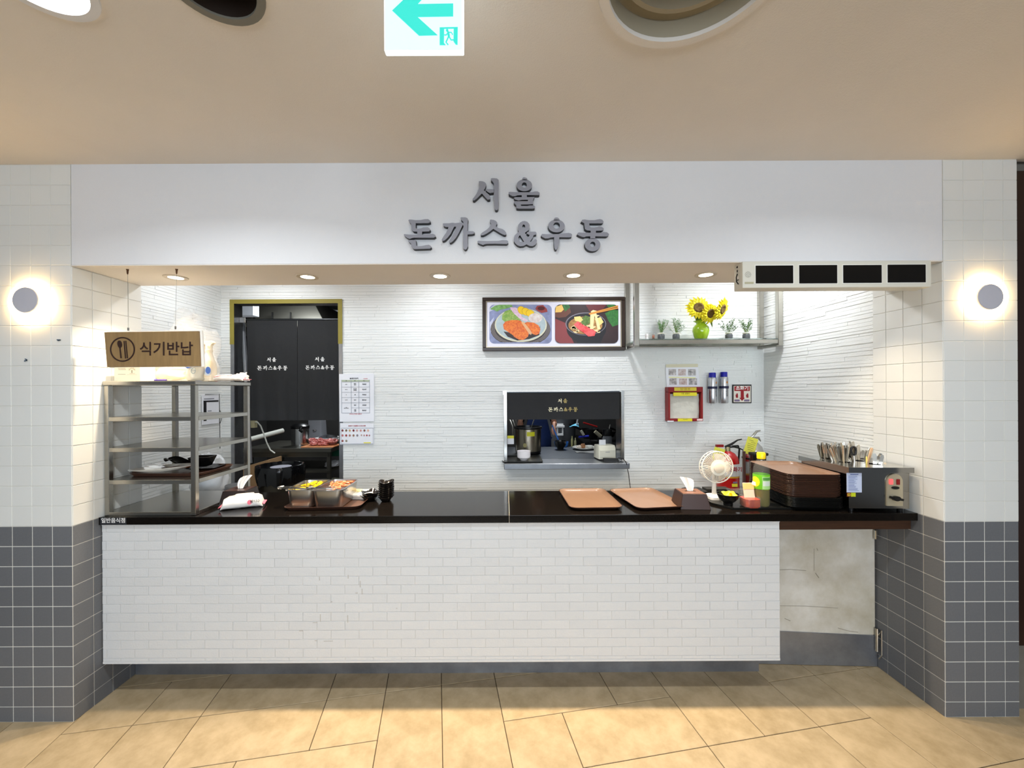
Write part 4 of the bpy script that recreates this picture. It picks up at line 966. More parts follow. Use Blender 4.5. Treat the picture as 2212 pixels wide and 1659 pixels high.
# ------------------------------------------------------------------ cutlery steriliser box
BXR = math.radians(-2.5)
t = thing('cutlery_box', 'stainless cutlery steriliser box with red switches at counter end', 'cutlery box', (1.835,2.15,0), BXR)
bw,bd = .337,.37
z0,z1 = 1.003,1.197
mb = MB(); mb.box(0.012,.014,.006,bd,z0,z1).box(bw-.014,bw-.012,.006,bd,z0,z1).box(.012,bw-.012,.004,.006,z0,z1).box(.012,bw-.012,bd-.002,bd,z0,z1).box(.012,bw-.012,.006,bd,z0,z0+.002)
mb.build('body', M('mirror_steel',(150,150,148),.16,1), t)
hs=[]
mb = MB(); H_ = [(.10,.27),(.10,.15),(.215,.20),(.215,.09),(.29,.27)]
HO=[circ(x,y,.034,.034,20) for x,y in H_]
mb.poly([(0,-.012),(bw,-.012),(bw,bd+.01),(0,bd+.01)],HO,lambda p:(p[0],p[1],1.226),lambda p:(p[0],p[1],1.224)); mb.build('lid_top', steel_b, t)
MB().box(0,bw,-.012,-.010,z1,1.225).box(0,.002,-.010,bd+.01,z1,1.225).box(bw-.002,bw,-.010,bd+.01,z1,1.225).build('lid_rim', M('mirror_steel'), t)
mb = MB()
for x,y in H_: mb.lathe([(.033,1.2255),(.033,1.10),(0,1.10)],20,(x,y,0),False,False)
mb.build('wells', M('well_dark',(40,38,36),.35,.8), t, smooth=True)
mb=MB(); [mb.lathe([(.012,.984),(.012,z0)],12,(x,y,0)) for x in (.04,bw-.04) for y in (.03,bd-.04)]; mb.build('feet', black_pl, t)
cpx=.245
P_=[(cpx-.042+.084*0,0)]
def arch(w_,z_0,z_1,n=14):
    c=(z_1-w_); return [(-w_,z_0),(w_,z_0)]+[(w_*math.cos(PI*k/n),c+w_*math.sin(PI*k/n)) for k in range(n+1)]
A1=arch(.043,z0+.016,z1-.006)
MB().loft([[(cpx+x,.003,z) for x,z in A1],[(cpx+x*.95,-.003,z) for x,z in A1],[(cpx+x*.88,-.003,z) for x,z in A1]]).build('control_plate', M('plate_beige',(186,176,152),.35,.5), t, .001)
box('lit_switch',(cpx-.030,cpx-.012,-.008,-.003,z1-.062,z1-.034), M('lit_red',(255,70,72),.4,emit=1.6), t, .002)
box('switch',(cpx+.006,cpx+.024,-.008,-.003,z1-.064,z1-.034), M('dark_red_switch',(130,14,16),.3), t, .002)
MB().loft([[(cpx+.018*math.cos(2*PI*k/16)*1.1,y_,z1-.080+.008*math.sin(2*PI*k/16)) for k in range(16)] for y_ in (-.003,-.008)]).build('socket_button', black_pl, t)
MB().loft([[(cpx+.0+.019*math.cos(2*PI*k/20),y_,z0+.058+.013*math.sin(2*PI*k/20)) for k in range(20)] for y_ in (-.003,-.018)]).box(cpx-.032,cpx+.034,-.017,-.005,z0+.052,z0+.064,Matrix.Translation((cpx,0,z0+.058))@Matrix.Rotation(.22,4,'Y')@Matrix.Translation((-cpx,0,-z0-.058))).build('dial', black_pl, t)
box('info_sticker',(.0,.078,.002,.0035,z1-.108,z1-.003), M('sticker_blue_white',(196,206,232),.5), t)
mb=MB(); 
for k in range(15): mb.box(.008,.008+random.uniform(.03,.062),.0012,.002,z1-.020-k*.0056,z1-.0185-k*.0056)
mb.box(.018,.060,.0012,.002,z1-.013,z1-.009).build('sticker_print', M('print_blue',(74,92,150),.6), t)
box('yellow_sticker',(.022,.046,.002,.0035,z1-.131,z1-.110), M('lime_sticker',(196,206,30),.5), t); box('brown_sticker',(.001,.022,.002,.0035,z1-.131,z1-.110), M('brown_sticker',(120,56,26),.5), t)
bar4((.004,.018,z1-.127,z1-.114),(.007,.015,z1-.124,z1-.117),.0010,.0019,MB()).build('sticker_frame', M('tape_yellow'), t)
# cutlery standing in the wells
cut_m = M('cutlery_steel',(205,200,190),.2,1); wood_l = M('pale_wood',(222,182,142),.6); blk = M('black_handle',(24,24,26),.35)
TB = Matrix.Translation((1.835,2.15,0))@Matrix.Rotation(BXR,4,'Z')
def stick_mesh(L, w0, w1, th, spoon=False):
    mb=MB(); ls=[]
    for s_,wv in ((0,w0),(.5,(w0+w1)/2),(.92,w1),(1,w1*.6)):
        ls.append([(-wv,-th,L*s_),(wv,-th,L*s_),(wv,th,L*s_),(-wv,th,L*s_)])
    mb.loft(ls); o=mb.build('handle',cut_m,None); me=o.data; bpy.data.objects.remove(o); return me
chop=stick_mesh(.235,.0024,.0042,.0030); spn=stick_mesh(.215,.0036,.0095,.0014)
def stand(me, hole, n, spread, lab, group, cat, name, zt, seed_, lean=0):
    R0=random.Random(seed_)
    for k in range(n):
        hx,hy=H_[hole]; a=R0.uniform(0,6.28); rr_=.018*math.sqrt(R0.random())
        b_=TB@Vector((hx+rr_*math.cos(a)*.5,hy+rr_*math.sin(a)*.5,1.105)); 
        o=bpy.data.objects.new(name,me); COL.objects.link(o); o.location=b_; o.rotation_euler=(R0.uniform(-.5,.5)*spread,lean+R0.uniform(-1,1)*spread,R0.uniform(-.6,.6))
        o.scale=(1,1,zt*R0.uniform(.9,1.06)); tag(o,lab,cat,group)
stand(chop,1,28,.28,'steel chopstick in the bright bundle at front left well','chopsticks in the front left well','chopstick','chopstick',.96,1,-.12)
stand(spn,0,7,.20,'steel spoon handle in the back left well of cutlery box','spoons in the back left well','spoon','spoon',1.02,2,.0)
stand(chop,0,8,.34,'steel chopstick in the dark bundle at back left well','chopsticks in the back left well','chopstick','chopstick',.90,3,.1)
stand(spn,2,16,.20,'dark spoon handle in the leaning middle bundle of cutlery box','spoons in the middle well','spoon','spoon',1.05,4,-.22)
stand(spn,4,9,.28,'short spoon handle in the well nearest the tiled wall','spoons in the right well','spoon','spoon',.86,5,.05)
stand(spn,3,5,.25,'steel spoon handle in the front middle well','spoons in the front middle well','spoon','spoon',.84,6,.1)
b_=TB@Vector((.10,.335,1.225)); o=bpy.data.objects.new('lone_spoon',spn); COL.objects.link(o); o.location=(b_.x-.035,b_.y-.06,1.105); tag(o,'single spoon handle standing apart at the box far left','spoon')
for k,(hx,hy,ln,hh,lb) in enumerate(((.185,.17,-.1,.300,'black scissor handle, left one rising from cutlery box'),(.20,.19,-.25,.288,'black scissor handle, middle one rising from cutlery box'),(.225,.20,-.35,.280,'black scissor handle, right one rising from cutlery box'))):
    b_=TB@Vector((hx,hy,1.11)); s=thing('scissors',lb,'scissors',b_); T=Matrix.Rotation(ln,4,'Y')
    hh-=.11
    MB().tube([T@Vector((0,0,0)),T@Vector((0,0,hh-.035))],.004,8).build('blade', cut_m, s)
    pts=[T@Vector((.014*math.cos(u)+.002,0,hh-.012+.024*math.sin(u))) for u in [2*PI*j/16 for j in range(17)]]
    MB().tube(pts,.0058,8,False).build('handle_loop', blk, s, smooth=True)
for hx,hy,ln,hh,w_,lb,mm in ((.175,.12,.28,.22,.007,'pale wooden utensil handle leaning right in the front wells',wood_l),(.20,.10,.65,.16,.005,'short pale tongs handle leaning far right in front well',M('pale_tongs',(214,196,166),.5)),(.19,.11,.02,.165,.003,'thin yellow stick upright in the front wells',M('yellow_stick',(240,224,120),.5))):
    b_=TB@Vector((hx,hy,1.11)); T=Matrix.Rotation(ln,4,'Y'); hh-=.01; mb=MB(); mb.loft([[T@Vector((x*w_*q,y*.0025,z)) for x,y in ((-1,-1),(1,-1),(1,1),(-1,1))] for z,q in ((0,.6),(hh*.6,.8),(hh*.95,1.1),(hh,.8))])
    o=mb.build('utensil_handle',mm,None,.001); o.location=b_; tag(o,lb,'utensil')

# ------------------------------------------------------------------ right group around the fan
p = ctop(1616,1090)
t = thing('black_flat_tray','flat black tray under sauce jar, bottle and bowl','tray',(1.345,2.32,ZT),0)
mb=MB(); lo=[(-.155,.14),(-.125,-.085),(-.105,-.112),(.215,-.112),(.215,.15),(-.15,.15)]
lo=[(-.16,.15),(-.165,-.02),(-.10,-.118),(-.09,-.122),(.255,-.122),(.262,-.112),(.262,.15)]
mb.loft([[(x*.97,y*.96,0) for x,y in lo],[(x,y,.012) for x,y in lo],[(x*.985,y*.97,.012) for x,y in lo],[(x*.96,y*.95,.005) for x,y in lo]]).build('tray_shell', M('black_tray_in'), t)
ZB=ZT+.006
def tissue_sheet(par, lean):
    mb=MB()
    def fn(u,v):
        wv=.013+.026*v**.8; x=(u-.5)*2*wv+lean*v*v
        top=1+.20*(u-.5)*(1 if lean>0 else -1)*v-.10*abs(2*u-1)**2*v
        return (x, .009*math.sin(u*2.6*PI+.6)*(.4+v)+.003*math.sin(u*8*PI)*v+.010*v*v, .072*v*top-.002)
    mb.sheet(fn,30,10)
    mb.sheet(lambda u,v:(lambda q:(q[0]*.8,q[1]+.008,q[2]*.86))(fn(u,v)),20,8)
    return mb.build('tissue', mat_t, par, smooth=True, fix=False)
mat_t=tissue
# tissue box 2
a=ctop(1491,1102)
def tissue_box(name, lab, loc, rz, w_, d__, h, m_, mt, tsc, lean=-.016):
    t=thing(name,lab,'tissue box',loc,rz)
    MB().loft([rr(w_,d__,.004,0,2),rr(w_*.80,d__*.80,.004,h,2)]).build('case', m_, t, .001)
    box('top_inlay',(-w_*.36,w_*.36,-d__*.36,d__*.36,h-.0005,h+.0012), mt, t)
    box('slot',(-.03,.03,-.006,.006,h+.001,h+.0016), black_m, t)
    s=tissue_sheet(t,lean); s.location=(0,0,h); s.scale=tsc; return t
tissue_box('tissue_box','dark brown tissue box with pulled-up tissue beside the fan',(1.052,2.285,ZT),math.radians(-4),.165,.16,.082,M('box_dark_brown',(50,32,28),.35),M('box_top_brown',(112,76,58),.3),(.95,.8,1.1))
# fan
fx=W(1546,1020,2.42); 
t=thing('desk_fan','small white desk fan with round grille on a slim pole','fan',(fx.x,2.42,ZT+.006),0)
fan_w=M('fan_cream',(232,226,212),.45)
cz=(W(1546,1008,2.42).z)-ZT-.006; R_=.093
mb=MB()
def ringy(r,tube_r,y,n=48): mb.tube([(r*math.cos(2*PI*k/n),y,cz+r*math.sin(2*PI*k/n)) for k in range(n+1)],tube_r,8,False)
ringy(R_,.0035,-.02); ringy(R_,.003,.012); ringy(.040,.0016,-.031); mb.build('grille_rings', fan_w, t, smooth=True)
mb=MB()
for k in range(54):
    a=2*PI*k/54; mb.tube([(.046*math.cos(a),-.033,cz+.046*math.sin(a)),(.066*math.cos(a+.03),-.030,cz+.066*math.sin(a+.03)),(R_*math.cos(a+.06),-.02,cz+R_*math.sin(a+.06))],.0011,5)
mb.loft([[(r*math.cos(2*PI*k/40),y,cz+r*math.sin(2*PI*k/40)) for k in range(40)] for r,y in ((.028,-.036),(.048,-.034),(.048,-.032),(.028,-.034))],False,False)
mb.build('grille_ribs', fan_w, t)
mb=MB()
for k in range(26):
    a=2*PI*k/26; mb.tube([(R_*math.cos(a),-.02,cz+R_*math.sin(a)),(R_*math.cos(a),.012,cz+R_*math.sin(a)),(.03*math.cos(a),.026,cz+.03*math.sin(a))],.0012,5)
mb.build('rear_guard', fan_w, t)
MB().loft([[(r*math.cos(2*PI*k/28),y,cz+r*math.sin(2*PI*k/28)) for k in range(28)] for r,y in ((.030,-.032),(.031,-.040),(.024,-.043))]).build('hub', M('fan_hub',(226,212,192),.4), t, smooth=True)
for j in range(5):
    a0=2*PI*j/5; mb=MB(); mb.sheet(lambda u,v:((.018+.062*v)*math.cos(a0+(u-.5)*.95),-.010+.018*(u-.5),cz+(.018+.062*v)*math.sin(a0+(u-.5)*.95)),6,4).build('blade', M('fan_blade',(196,182,168),.5), t, smooth=True, fix=False)
MB().loft([[(r*math.cos(2*PI*k/20),y,cz+r*math.sin(2*PI*k/20)) for k in range(20)] for r,y in ((.032,.0),(.032,.03),(.02,.04))]).build('motor', fan_w, t, smooth=True)
MB().tube([(0,.020,.018),(0,.020,cz-.028)],[.013,.010],14).build('pole', M('fan_pole',(226,220,210),.35), t, smooth=True)
MB().loft([rr(.105,.10,.02,.0,5),rr(.105,.10,.02,.014,5),rr(.085,.08,.02,.020,5)]).build('base', M('fan_base',(240,238,232),.4), t, smooth=True)
MB().loft([[(.006*math.cos(2*PI*k/12),-.051,.008+.004*math.sin(2*PI*k/12)) for k in range(12)],[(.006*math.cos(2*PI*k/12),-.049,.008+.004*math.sin(2*PI*k/12)) for k in range(12)]]).build('button', M('key_grey'), t)
# black bowl with yellow packets
p=ctop(1575,1094)
BOWL=t=thing('black_bowl','black footed bowl with yellow packets in front of the fan','bowl',(p.x,2.275,ZB))
bowl_b=M('black_lacquer',(16,15,15),.2,coat=.3)
MB().lathe([(0,0),(.020,0),(.021,.014),(.030,.022),(.042,.038),(.049,.058),(.050,.062),(.047,.062),(.040,.040),(.026,.024),(0,.020)],32,(0,0,0),False,False).build('bowl', bowl_b, t, smooth=True)
BOWL.scale=(1.2,1.2,1.05)
t=thing('snack_packet','bright yellow packet lying in the black bowl','packet',(p.x+.006,2.275,ZB+.052))
MB().sheet(lambda u,v:((u-.5)*.066,(v-.5)*.05-.01,.012*math.sin(PI*u)*math.sin(PI*v)+.018*v+.004*math.sin(9*u)*math.sin(7*v)),10,8).build('wrapper', M('packet_yellow',(246,236,20),.35), t, smooth=True, fix=False)
MB().loft([[(.010*math.cos(2*PI*k/12)+q*.02,-.022+.008*math.sin(2*PI*k/12),.0195+z_) for k in range(12)] for q,z_ in ((0,0),(0,.001))]).build('print_spot', M('packet_orange',(236,150,30),.5), t)
t.scale=(1.1,1.1,1.1)
# clear container
p=ctop(1590,1074)
t=thing('clear_container','clear plastic container behind the black bowl','container',(p.x+.0,2.43,ZT+.002))
MB().loft([rr(.088,.07,.012,0,4),rr(.108,.088,.014,.045,4),rr(.112,.092,.014,.046,4),rr(.103,.083,.013,.0455,4),rr(.084,.066,.011,.0025,4)],True,True).build('tub', M('clear_plastic',(200,202,202),.08,alpha=.13,spec=1), t, smooth=True)
# sauce jar
p=ctop(1624,1099)
t=thing('sauce_jar','glass jar of red sauce with label lid, front of bottle','jar',(p.x,2.235,ZB))
MB().loft([rr(.052,.052,.012,0.001,4),rr(.060,.060,.014,.006,4),rr(.060,.060,.014,.033,4)]).build('red_sauce', M('red_sauce',(160,24,6),.15,rgb2=(200,70,10),vscale=40), t, smooth=True)
MB().loft([rr(.056,.056,.012,0,4),rr(.066,.066,.015,.004,4),rr(.066,.066,.015,.036,4),rr(.056,.056,.014,.044,4),rr(.054,.054,.014,.044,4),rr(.0625,.0625,.014,.034,4),rr(.0625,.0625,.014,.006,4)],True,True).build('jar', jar_g, t, smooth=True)
T=rot3(-.25,0,0)
MB().box(-.018,.026,-.002,.002,.030,.088,T).build('packet', M('packet_peach',(238,206,180),.4), t, .001); MB().box(-.018,.026,-.0028,-.002,.064,.086,T).build('packet_top', M('packet_orange2',(250,196,120),.4), t)
MB().box(-.016,.032,-.001,.001,.082,.095,rot3(-.1,.35,0)).build('paper_slip', paper, t)
t.scale=(1.36,1.36,1.5)
# bottle
p=ctop(1650,1097); bs=2.26
t=thing('drink_bottle','clear plastic bottle with yellow cap and green label','bottle',(p.x+.003,bs,ZB))
pet_m=M('pet_plastic',(190,194,188),.06,alpha=.09,spec=1)
H=.268
MB().lathe([(0,.002),(.034,.002),(.0375,.012),(.0375,.085),(.0,.085)],28,(0,0,0),False,False).build('oil', M('pale_oil',(116,106,44),.06,alpha=.85), t, smooth=True)
MB().lathe([(.02,.004),(.034,0),(.039,.012),(.039,.15),(.0385,.175),(.036,.195),(.026,.222),(.0165,.236),(.0155,.245)],30,(0,0,0),True,False).build('body', pet_m, t, smooth=True)
MB().lathe([(.0396,.088),(.0399,.09),(.0399,.158),(.0396,.160)],30,(0,0,0),False,False).build('label', M('label_green',(112,196,30),.4), t, smooth=True)
def arcpatch(par,name,a0,a1,z0_,z1_,r_,m_,rnd=False):
    mb=MB(); mb.sheet(lambda u,v:(r_*math.cos(a0+(a1-a0)*u),r_*math.sin(a0+(a1-a0)*u),z0_+(z1_-z0_)*((v-.5)*(math.sqrt(max(0,1-(2*u-1)**2)) if rnd else 1)+.5)),14,4); return mb.build(name,m_,par,smooth=True,fix=False)
arcpatch(t,'round_badge',-PI/2-1.95,-PI/2-.72,.098,.150,.0403,M('badge_yellow',(240,228,40),.4),True)
arcpatch(t,'info_panel',-PI/2-.45,-PI/2+.72,.090,.152,.0403,M('panel_pale_green',(176,222,140),.5)); arcpatch(t,'panel_head',-PI/2-.38,-PI/2+.66,.134,.148,.0406,M('panel_dark_green',(86,150,70),.5)); arcpatch(t,'panel_white',-PI/2-.38,-PI/2+.66,.106,.130,.0406,M('panel_white',(214,226,212),.5))
MB().lathe([(.0175,.236),(.0205,.238),(.021,.262),(.018,.268),(0,.268)],26,cap0=False).build('cap', M('cap_yellow',(250,212,16),.35), t, smooth=True)
t.scale=(1.06,1.06,1.12)
# blue coaster and black device behind tissue box
t=thing('blue_disc','flat blue plastic disc left of the brown tissue box','disc',(ctop(1472,1073).x,2.44,ZT)); MB().lathe([(0,0),(.045,0),(.047,.002),(.045,.004),(0,.004)],32).build('disc', M('blue_plastic',(72,108,214),.45), t, smooth=True)
t=thing('black_device','flat black device behind the brown tissue box','device',(ctop(1500,1065).x-.01,2.54,ZT)); MB().loft([rr(.13,.11,.012,0,3),rr(.125,.105,.012,.026,3),rr(.10,.08,.012,.032,3)]).build('body', black_m, t, smooth=True); box('screen',(-.045,.02,-.045,.03,.0315,.0335), M('dark_screen'), t)
t=thing('wooden_stand','black lidded tray behind the fan base','box',(W(1545,1060,2.58).x,2.57,ZT)); MB().loft([rr(.15,.07,.004,0,2),rr(.15,.07,.004,.030,2)]).build('case', M('dark_case',(34,32,30),.5), t)
# ------------------------------------------------------------------ steel rack at the left end
t = thing('steel_rack', 'stainless steel rack with open shelves at counter left end', 'rack', (XL+.008,2.15,ZT))
rw, rd, rh = .492, .462, .703
for x in (0,rw-.026):
    for y in (0,rd-.026): box('post', (x,x+.026,y,y+.026,0,rh), steel, t, .002)
def shelf(z, th=.022, name='shelf', pl=.003):
    mb=MB(); mb.box(.026,rw-.026,.0,.004,z-th,z).box(.026,rw-.026,rd-.004,rd,z-th,z).box(0.0,.004,.026,rd-.026,z-th,z).box(rw-.004,rw,.026,rd-.026,z-th,z).box(.004,rw-.004,.004,rd-.004,z-pl,z-.0004)
    return mb.build(name, steel, t, .0008)
for z in (.532,.366,.192): shelf(z)
shelf(.020, .02, 'bottom_shelf')
MB().box(-.004,rw+.004,-.004,rd+.004,rh,rh+.024).build('top_shelf', steel, t, .003)
zt = ZT+rh+.024
# on top of the rack
def dtop(px, y, z): return W(px, 830, y).x
t = thing('white_carton', 'small white carton with printed panel on the rack top', 'carton', (dtop(283,2.2,0),2.22,zt), math.radians(3))
box('carton', (-.068,.070,-.045,.055,0,.092), M('carton_cream',(244,236,216),.6), t, .002)
mb=MB(); [mb.box(-.046+q,-.020+q+.012,-.0465,-.0452,z,z+.0018) for q,z in ((0,.078),(0,.068),(.002,.062),(0,.036))]; mb.box(.0,.052,-.0465,-.0452,.034,.0346)
for k in range(7): 
    a=PI*k/6; mb.tube([(.026+.010*math.cos(a),-.0458,.060+.006*math.sin(a)),(.026+.018*math.cos(a),-.0458,.060+.014*math.sin(a))],.0010,5)
mb.box(.024,.028,-.0465,-.0452,.044,.060).box(.014,.042,-.0465,-.0452,.040,.0415).build('print', M('carton_print',(150,140,124),.7), t)
R0=random.Random(11)
def lump(name, par, w_, d__, h, mat, seed_, amp=.12, n=20, loc=(0,0,0), smooth=True, pw=.5):
    R1=random.Random(seed_); ph=[(R1.uniform(1,6),R1.uniform(0,6),R1.uniform(1,6),R1.uniform(0,6)) for _ in range(8)]
    def f(u,v):
        a=2*PI*u; e=PI*v-PI/2; ce_=abs(math.cos(e))**pw; se=math.sin(e); sg_=1 if se>0 else -1
        k_=1+sum(amp/3*math.sin(p[0]*math.floor(2)*a/2*2+p[1]+p[2]*3*e+p[3]) if False else amp/3*math.sin(round(p[0])*a+p[1])*math.sin(p[2]*e*1.5+p[3]) for p in ph)
        return (w_/2*math.cos(a)*ce_*k_, d__/2*math.sin(a)*ce_*k_, h/2*(1+sg_*abs(se)**.8*(k_ if se>0 else 1)))
    mb=MB(); mb.sheet(f,n*2,n); return mb.build(name,mat,par,smooth=smooth,fix=False,loc=loc)
film=M('clear_film',(246,240,226),.15,alpha=.38,bump=.6,bscale=14)
t = thing('cup_bag', 'clear plastic bag of pale paper cups on the rack top', 'bag', (dtop(375,2.26,0),2.27,zt))
lump('bag_film',t,.185,.15,.095,film,4,.10,pw=.35)
for i,(x,z,w_) in enumerate(((-.045,.036,.065),(.03,.034,.07))):
    mb=MB(); mb.tube([(x-w_/2-.008,0,z),(x+w_/2,0,z+.003)],[.030,.023],18).build('cup_stack', M('cup_cream',(242,226,186),.55), t, smooth=True)
    for k in range(6): MB().tube([(x-w_/2+k*.010,0,z+.0003*k),(x-w_/2+k*.010+.003,0,z+.0003*k)],[.0305-k*.0012]*2,18).build('cup_rim', M('cup_rim',(248,240,214),.5), t)
t = thing('glove_pack', 'pale film pack printed with blue shapes beside spray bottle', 'packet', (dtop(425,2.24,0),2.235,zt))
lump('pack',t,.085,.10,.098,M('pack_film',(226,222,206),.3,alpha=.92),8,.08,pw=.25)
MB().poly([(-.030,.098),(.026,.098),(.012,.074),(-.004,.066),(-.018,.076)],[],lambda p:(p[0]+.004,-.0605,p[1]),lambda p:(p[0]+.004,-.0585,p[1])).build('blue_shape', M('blue_print',(70,110,196),.5), t)
mb=MB(); mb.tube([(.024+.012*math.cos(2*PI*k/20),-.051,.054+.014*math.sin(2*PI*k/20)) for k in range(21)],.0015,6,False).tube([(.016,-.051,.054),(.032,-.051,.055)],.001,5).build('round_mark', M('pale_print',(150,170,176),.5), t)
t = thing('violet_pen', 'thin violet pen lying at rack top front edge', 'pen', (dtop(345,2.165,0),2.166,zt+.004)); MB().tube([(-.03,0,0),(.034,.002,0)],.0036,8).build('barrel', M('violet',(66,42,150),.4), t)
# spray bottle
sbx=dtop(452,2.27,0)
t = thing('spray_bottle', 'cream trigger spray bottle with blue label on the rack top', 'spray bottle', (sbx,2.27,zt))
sp_m=M('spray_cream',(246,232,206),.35)
MB().loft([rr(.070,.05,.018,0,4),rr(.072,.052,.02,.01,4),rr(.072,.052,.02,.075,4),rr(.066,.048,.02,.10,4),rr(.040,.036,.016,.140,4),rr(.032,.032,.0155,.160,4),rr(.032,.032,.0155,.172,4)]).build('body', sp_m, t, smooth=True)
MB().lathe([(.018,.166),(.0185,.178),(.016,.180),(.016,.20),(0,.20)],20).build('collar', sp_m, t, smooth=True)
mb=MB(); mb.poly([(-.038,.228),(.020,.228),(.034,.216),(.020,.208),(.016,.200),(.014,.188),(-.014,.188),(-.014,.206),(-.026,.212),(-.028,.196),(-.030,.170),(-.034,.150),(-.040,.152),(-.037,.190),(-.036,.212)],[],lambda p:(p[0],-.011,p[1]),lambda p:(p[0],.011,p[1])); mb.build('trigger_head', sp_m, t, .001)
MB().loft([[(.010+.020*math.cos(2*PI*k/24),-.0268,.056+.026*math.sin(2*PI*k/24)) for k in range(24)],[(.010+.020*math.cos(2*PI*k/24),-.0255,.056+.026*math.sin(2*PI*k/24)) for k in range(24)]]).build('label', M('label_pale',(206,216,232),.5), t)
MB().loft([[(.014+.014*math.cos(2*PI*k/24),-.0275,.060+.020*math.sin(2*PI*k/24)) for k in range(24)],[(.014+.014*math.cos(2*PI*k/24),-.0265,.060+.020*math.sin(2*PI*k/24)) for k in range(24)]]).build('label_blue', M('blue_print'), t)
mb=MB(); [mb.box(-.024,-.024+random.uniform(.008,.016),-.027,-.0258,.03+k*.009,.0312+k*.009) for k in range(6)]; mb.box(-.02,.03,-.027,-.0258,.026,.0275).build('label_lines', M('beige_print',(206,176,140),.6), t)
# wipes pack on the rack, crumpled
def wipes(name, lab, loc, rz, w_, d__, h, seed_, cat='wipes pack'):
    t = thing(name, lab, cat, loc, rz); R1=random.Random(seed_)
    hN=[[R1.uniform(-.004,.004) for _ in range(20)] for _ in range(20)]
    wm=M('wipes_white',(248,242,236),.3)
    mb=MB()
    def prof(x):
        e=abs(2*x/w_); return (1-e**8)**.5 if e<1 else 0
    ls=[]
    for i in range(15):
        x=-w_/2+w_*i/14; k=max(.14,prof(x)); hh=h*k; dd=d__*(.80+.20*k); ls.append([(x+hN[i][j]*.3,dd/2*math.cos(a)*(abs(math.cos(a))**-.35 if abs(math.cos(a))>.05 else 1)*(1+hN[i][j]*3), hh/2*(1+math.sin(a)*(abs(math.sin(a))**-.35 if abs(math.sin(a))>.05 else 1))+abs(hN[i][j])*(1 if k>.3 else .3)) for j,a in enumerate([2*PI*q/16 for q in range(16)])])
    mb.loft(ls).build('pack', wm, t, smooth=True)
    for e in (-1,1):
        x=e*w_/2; mb=MB(); mb.loft([[(x-.004*e,-d__*.34,h*.30),(x-.004*e,d__*.34,h*.30),(x-.004*e,d__*.34,h*.34),(x-.004*e,-d__*.34,h*.34)],[(x+.010*e,-d__*.40,h*.22),(x+.010*e,d__*.40,h*.24),(x+.010*e,d__*.40,h*.28),(x+.010*e,-d__*.40,h*.26)]]).build('sealed_end', M('wipes_pink',(236,120,140),.4), t)
    return t
t=wipes('wipes_pack','white wet wipes pack with resealable lid, front of tissue box',(ctop(537,1090).x,2.305,ZT),math.radians(22),.205,.105,.066,3)
MB().loft([rr(.095,.060,.014,.062,4,.005,.004),rr(.092,.057,.014,.0725,4,.005,.004)]).build('lid', M('lid_cream',(246,238,224),.4), t, smooth=True)
MB().loft([[(.040+.011*math.cos(2*PI*k/16),-.0535,.036+.014*math.sin(2*PI*k/16)) for k in range(16)],[(.040+.011*math.cos(2*PI*k/16),-.052,.036+.014*math.sin(2*PI*k/16)) for k in range(16)]]).build('pink_mark', M('wipes_pink'), t)
text('lettering','물티슈',.018,(.068,-.0545,.040),ink,t,bold=.0003)
t=wipes('crumpled_pack','nearly empty crumpled wipes pack at the rack top right',(dtop(500,2.30,0),2.30,zt),math.radians(4),.165,.09,.036,9)
MB().tube([(-.07,-.043,.022),(-.03,-.046,.031),(.0,-.046,.029),(.03,-.047,.032)],.0013,6).build('red_seam', M('wipes_red',(220,70,70),.4), t)
lump('crumple',t,.05,.05,.046,M('wipes_white'),6,.25,loc=(.062,0,.0))
# big clear plastic bag behind the hanging sign
t = thing('clear_plastic_bag', 'crumpled clear plastic bag standing behind the wooden sign', 'bag', (dtop(412,2.42,0),2.44,zt))
lump('film',t,.30,.12,.40,M('clear_film2',(246,248,250),.08,alpha=.16,bump=1.0,bscale=12,spec=1),21,.30,26,pw=.7)
# third shelf: tray, plate, dishes
zs=ZT+.192
tray(tm2,(-1.92,2.375,zs+.001),math.radians(88),'brown tray of used dishes on the rack third shelf')
t=thing('used_plate','white oval plate with sauce remains on the rack tray','plate',(-1.945,2.265,zs+.026),math.radians(6)); t.scale=(1.36,.95,1.1); t.rotation_euler.y=-.06
MB().lathe([(0,0),(.055,0),(.078,.006),(.125,.020),(.128,.022),(.124,.023),(.078,.010),(.05,.006),(0,.006)],40,sy=.72,cap0=False,cap1=False).build('plate', M('porcelain',(238,236,230),.2), t, smooth=True)
lump('brown_sauce',t,.10,.07,.010,M('brown_sauce',(110,58,24),.2,var=.4,vscale=30),2,.2,loc=(.055,.0,.008))
lump('crumpled_napkin',t,.075,.06,.030,tissue,3,.3,loc=(-.035,.0,.008))
t=thing('black_leaf_dish','black leaf-shaped dish lying tilted behind the used plate','dish',(-1.99,2.45,zs+.020))
mb=MB(); mb.sheet(lambda u,v:((u-.5)*.20,(v-.5)*.10*math.sin(PI*(.12+.8*u)),.020+.018*abs(2*v-1)**2+.010*math.sin(u*9)+(.5-u)*.02),24,8).sheet(lambda u,v:((.5-u)*.20,(v-.5)*.10*math.sin(PI*(.12+.8*(1-u))),.016+.018*abs(2*v-1)**2+.010*math.sin((1-u)*9)+(u-.5)*.02),24,8).build('dish', bowl_b, t, smooth=True, fix=False)
t=thing('black_square_bowl','black square bowl on rack third shelf, right of the plate','bowl',(-1.865,2.45,zs+.020),math.radians(8))
MB().loft([rr(.075,.075,.012,0,3),rr(.115,.115,.014,.058,3),rr(.109,.109,.013,.058,3),rr(.070,.070,.011,.006,3)]).build('bowl', bowl_b, t, smooth=True)
t=thing('black_dish','flat black dish under the square bowl on the rack','dish',(-1.84,2.44,zs+.006),math.radians(12))
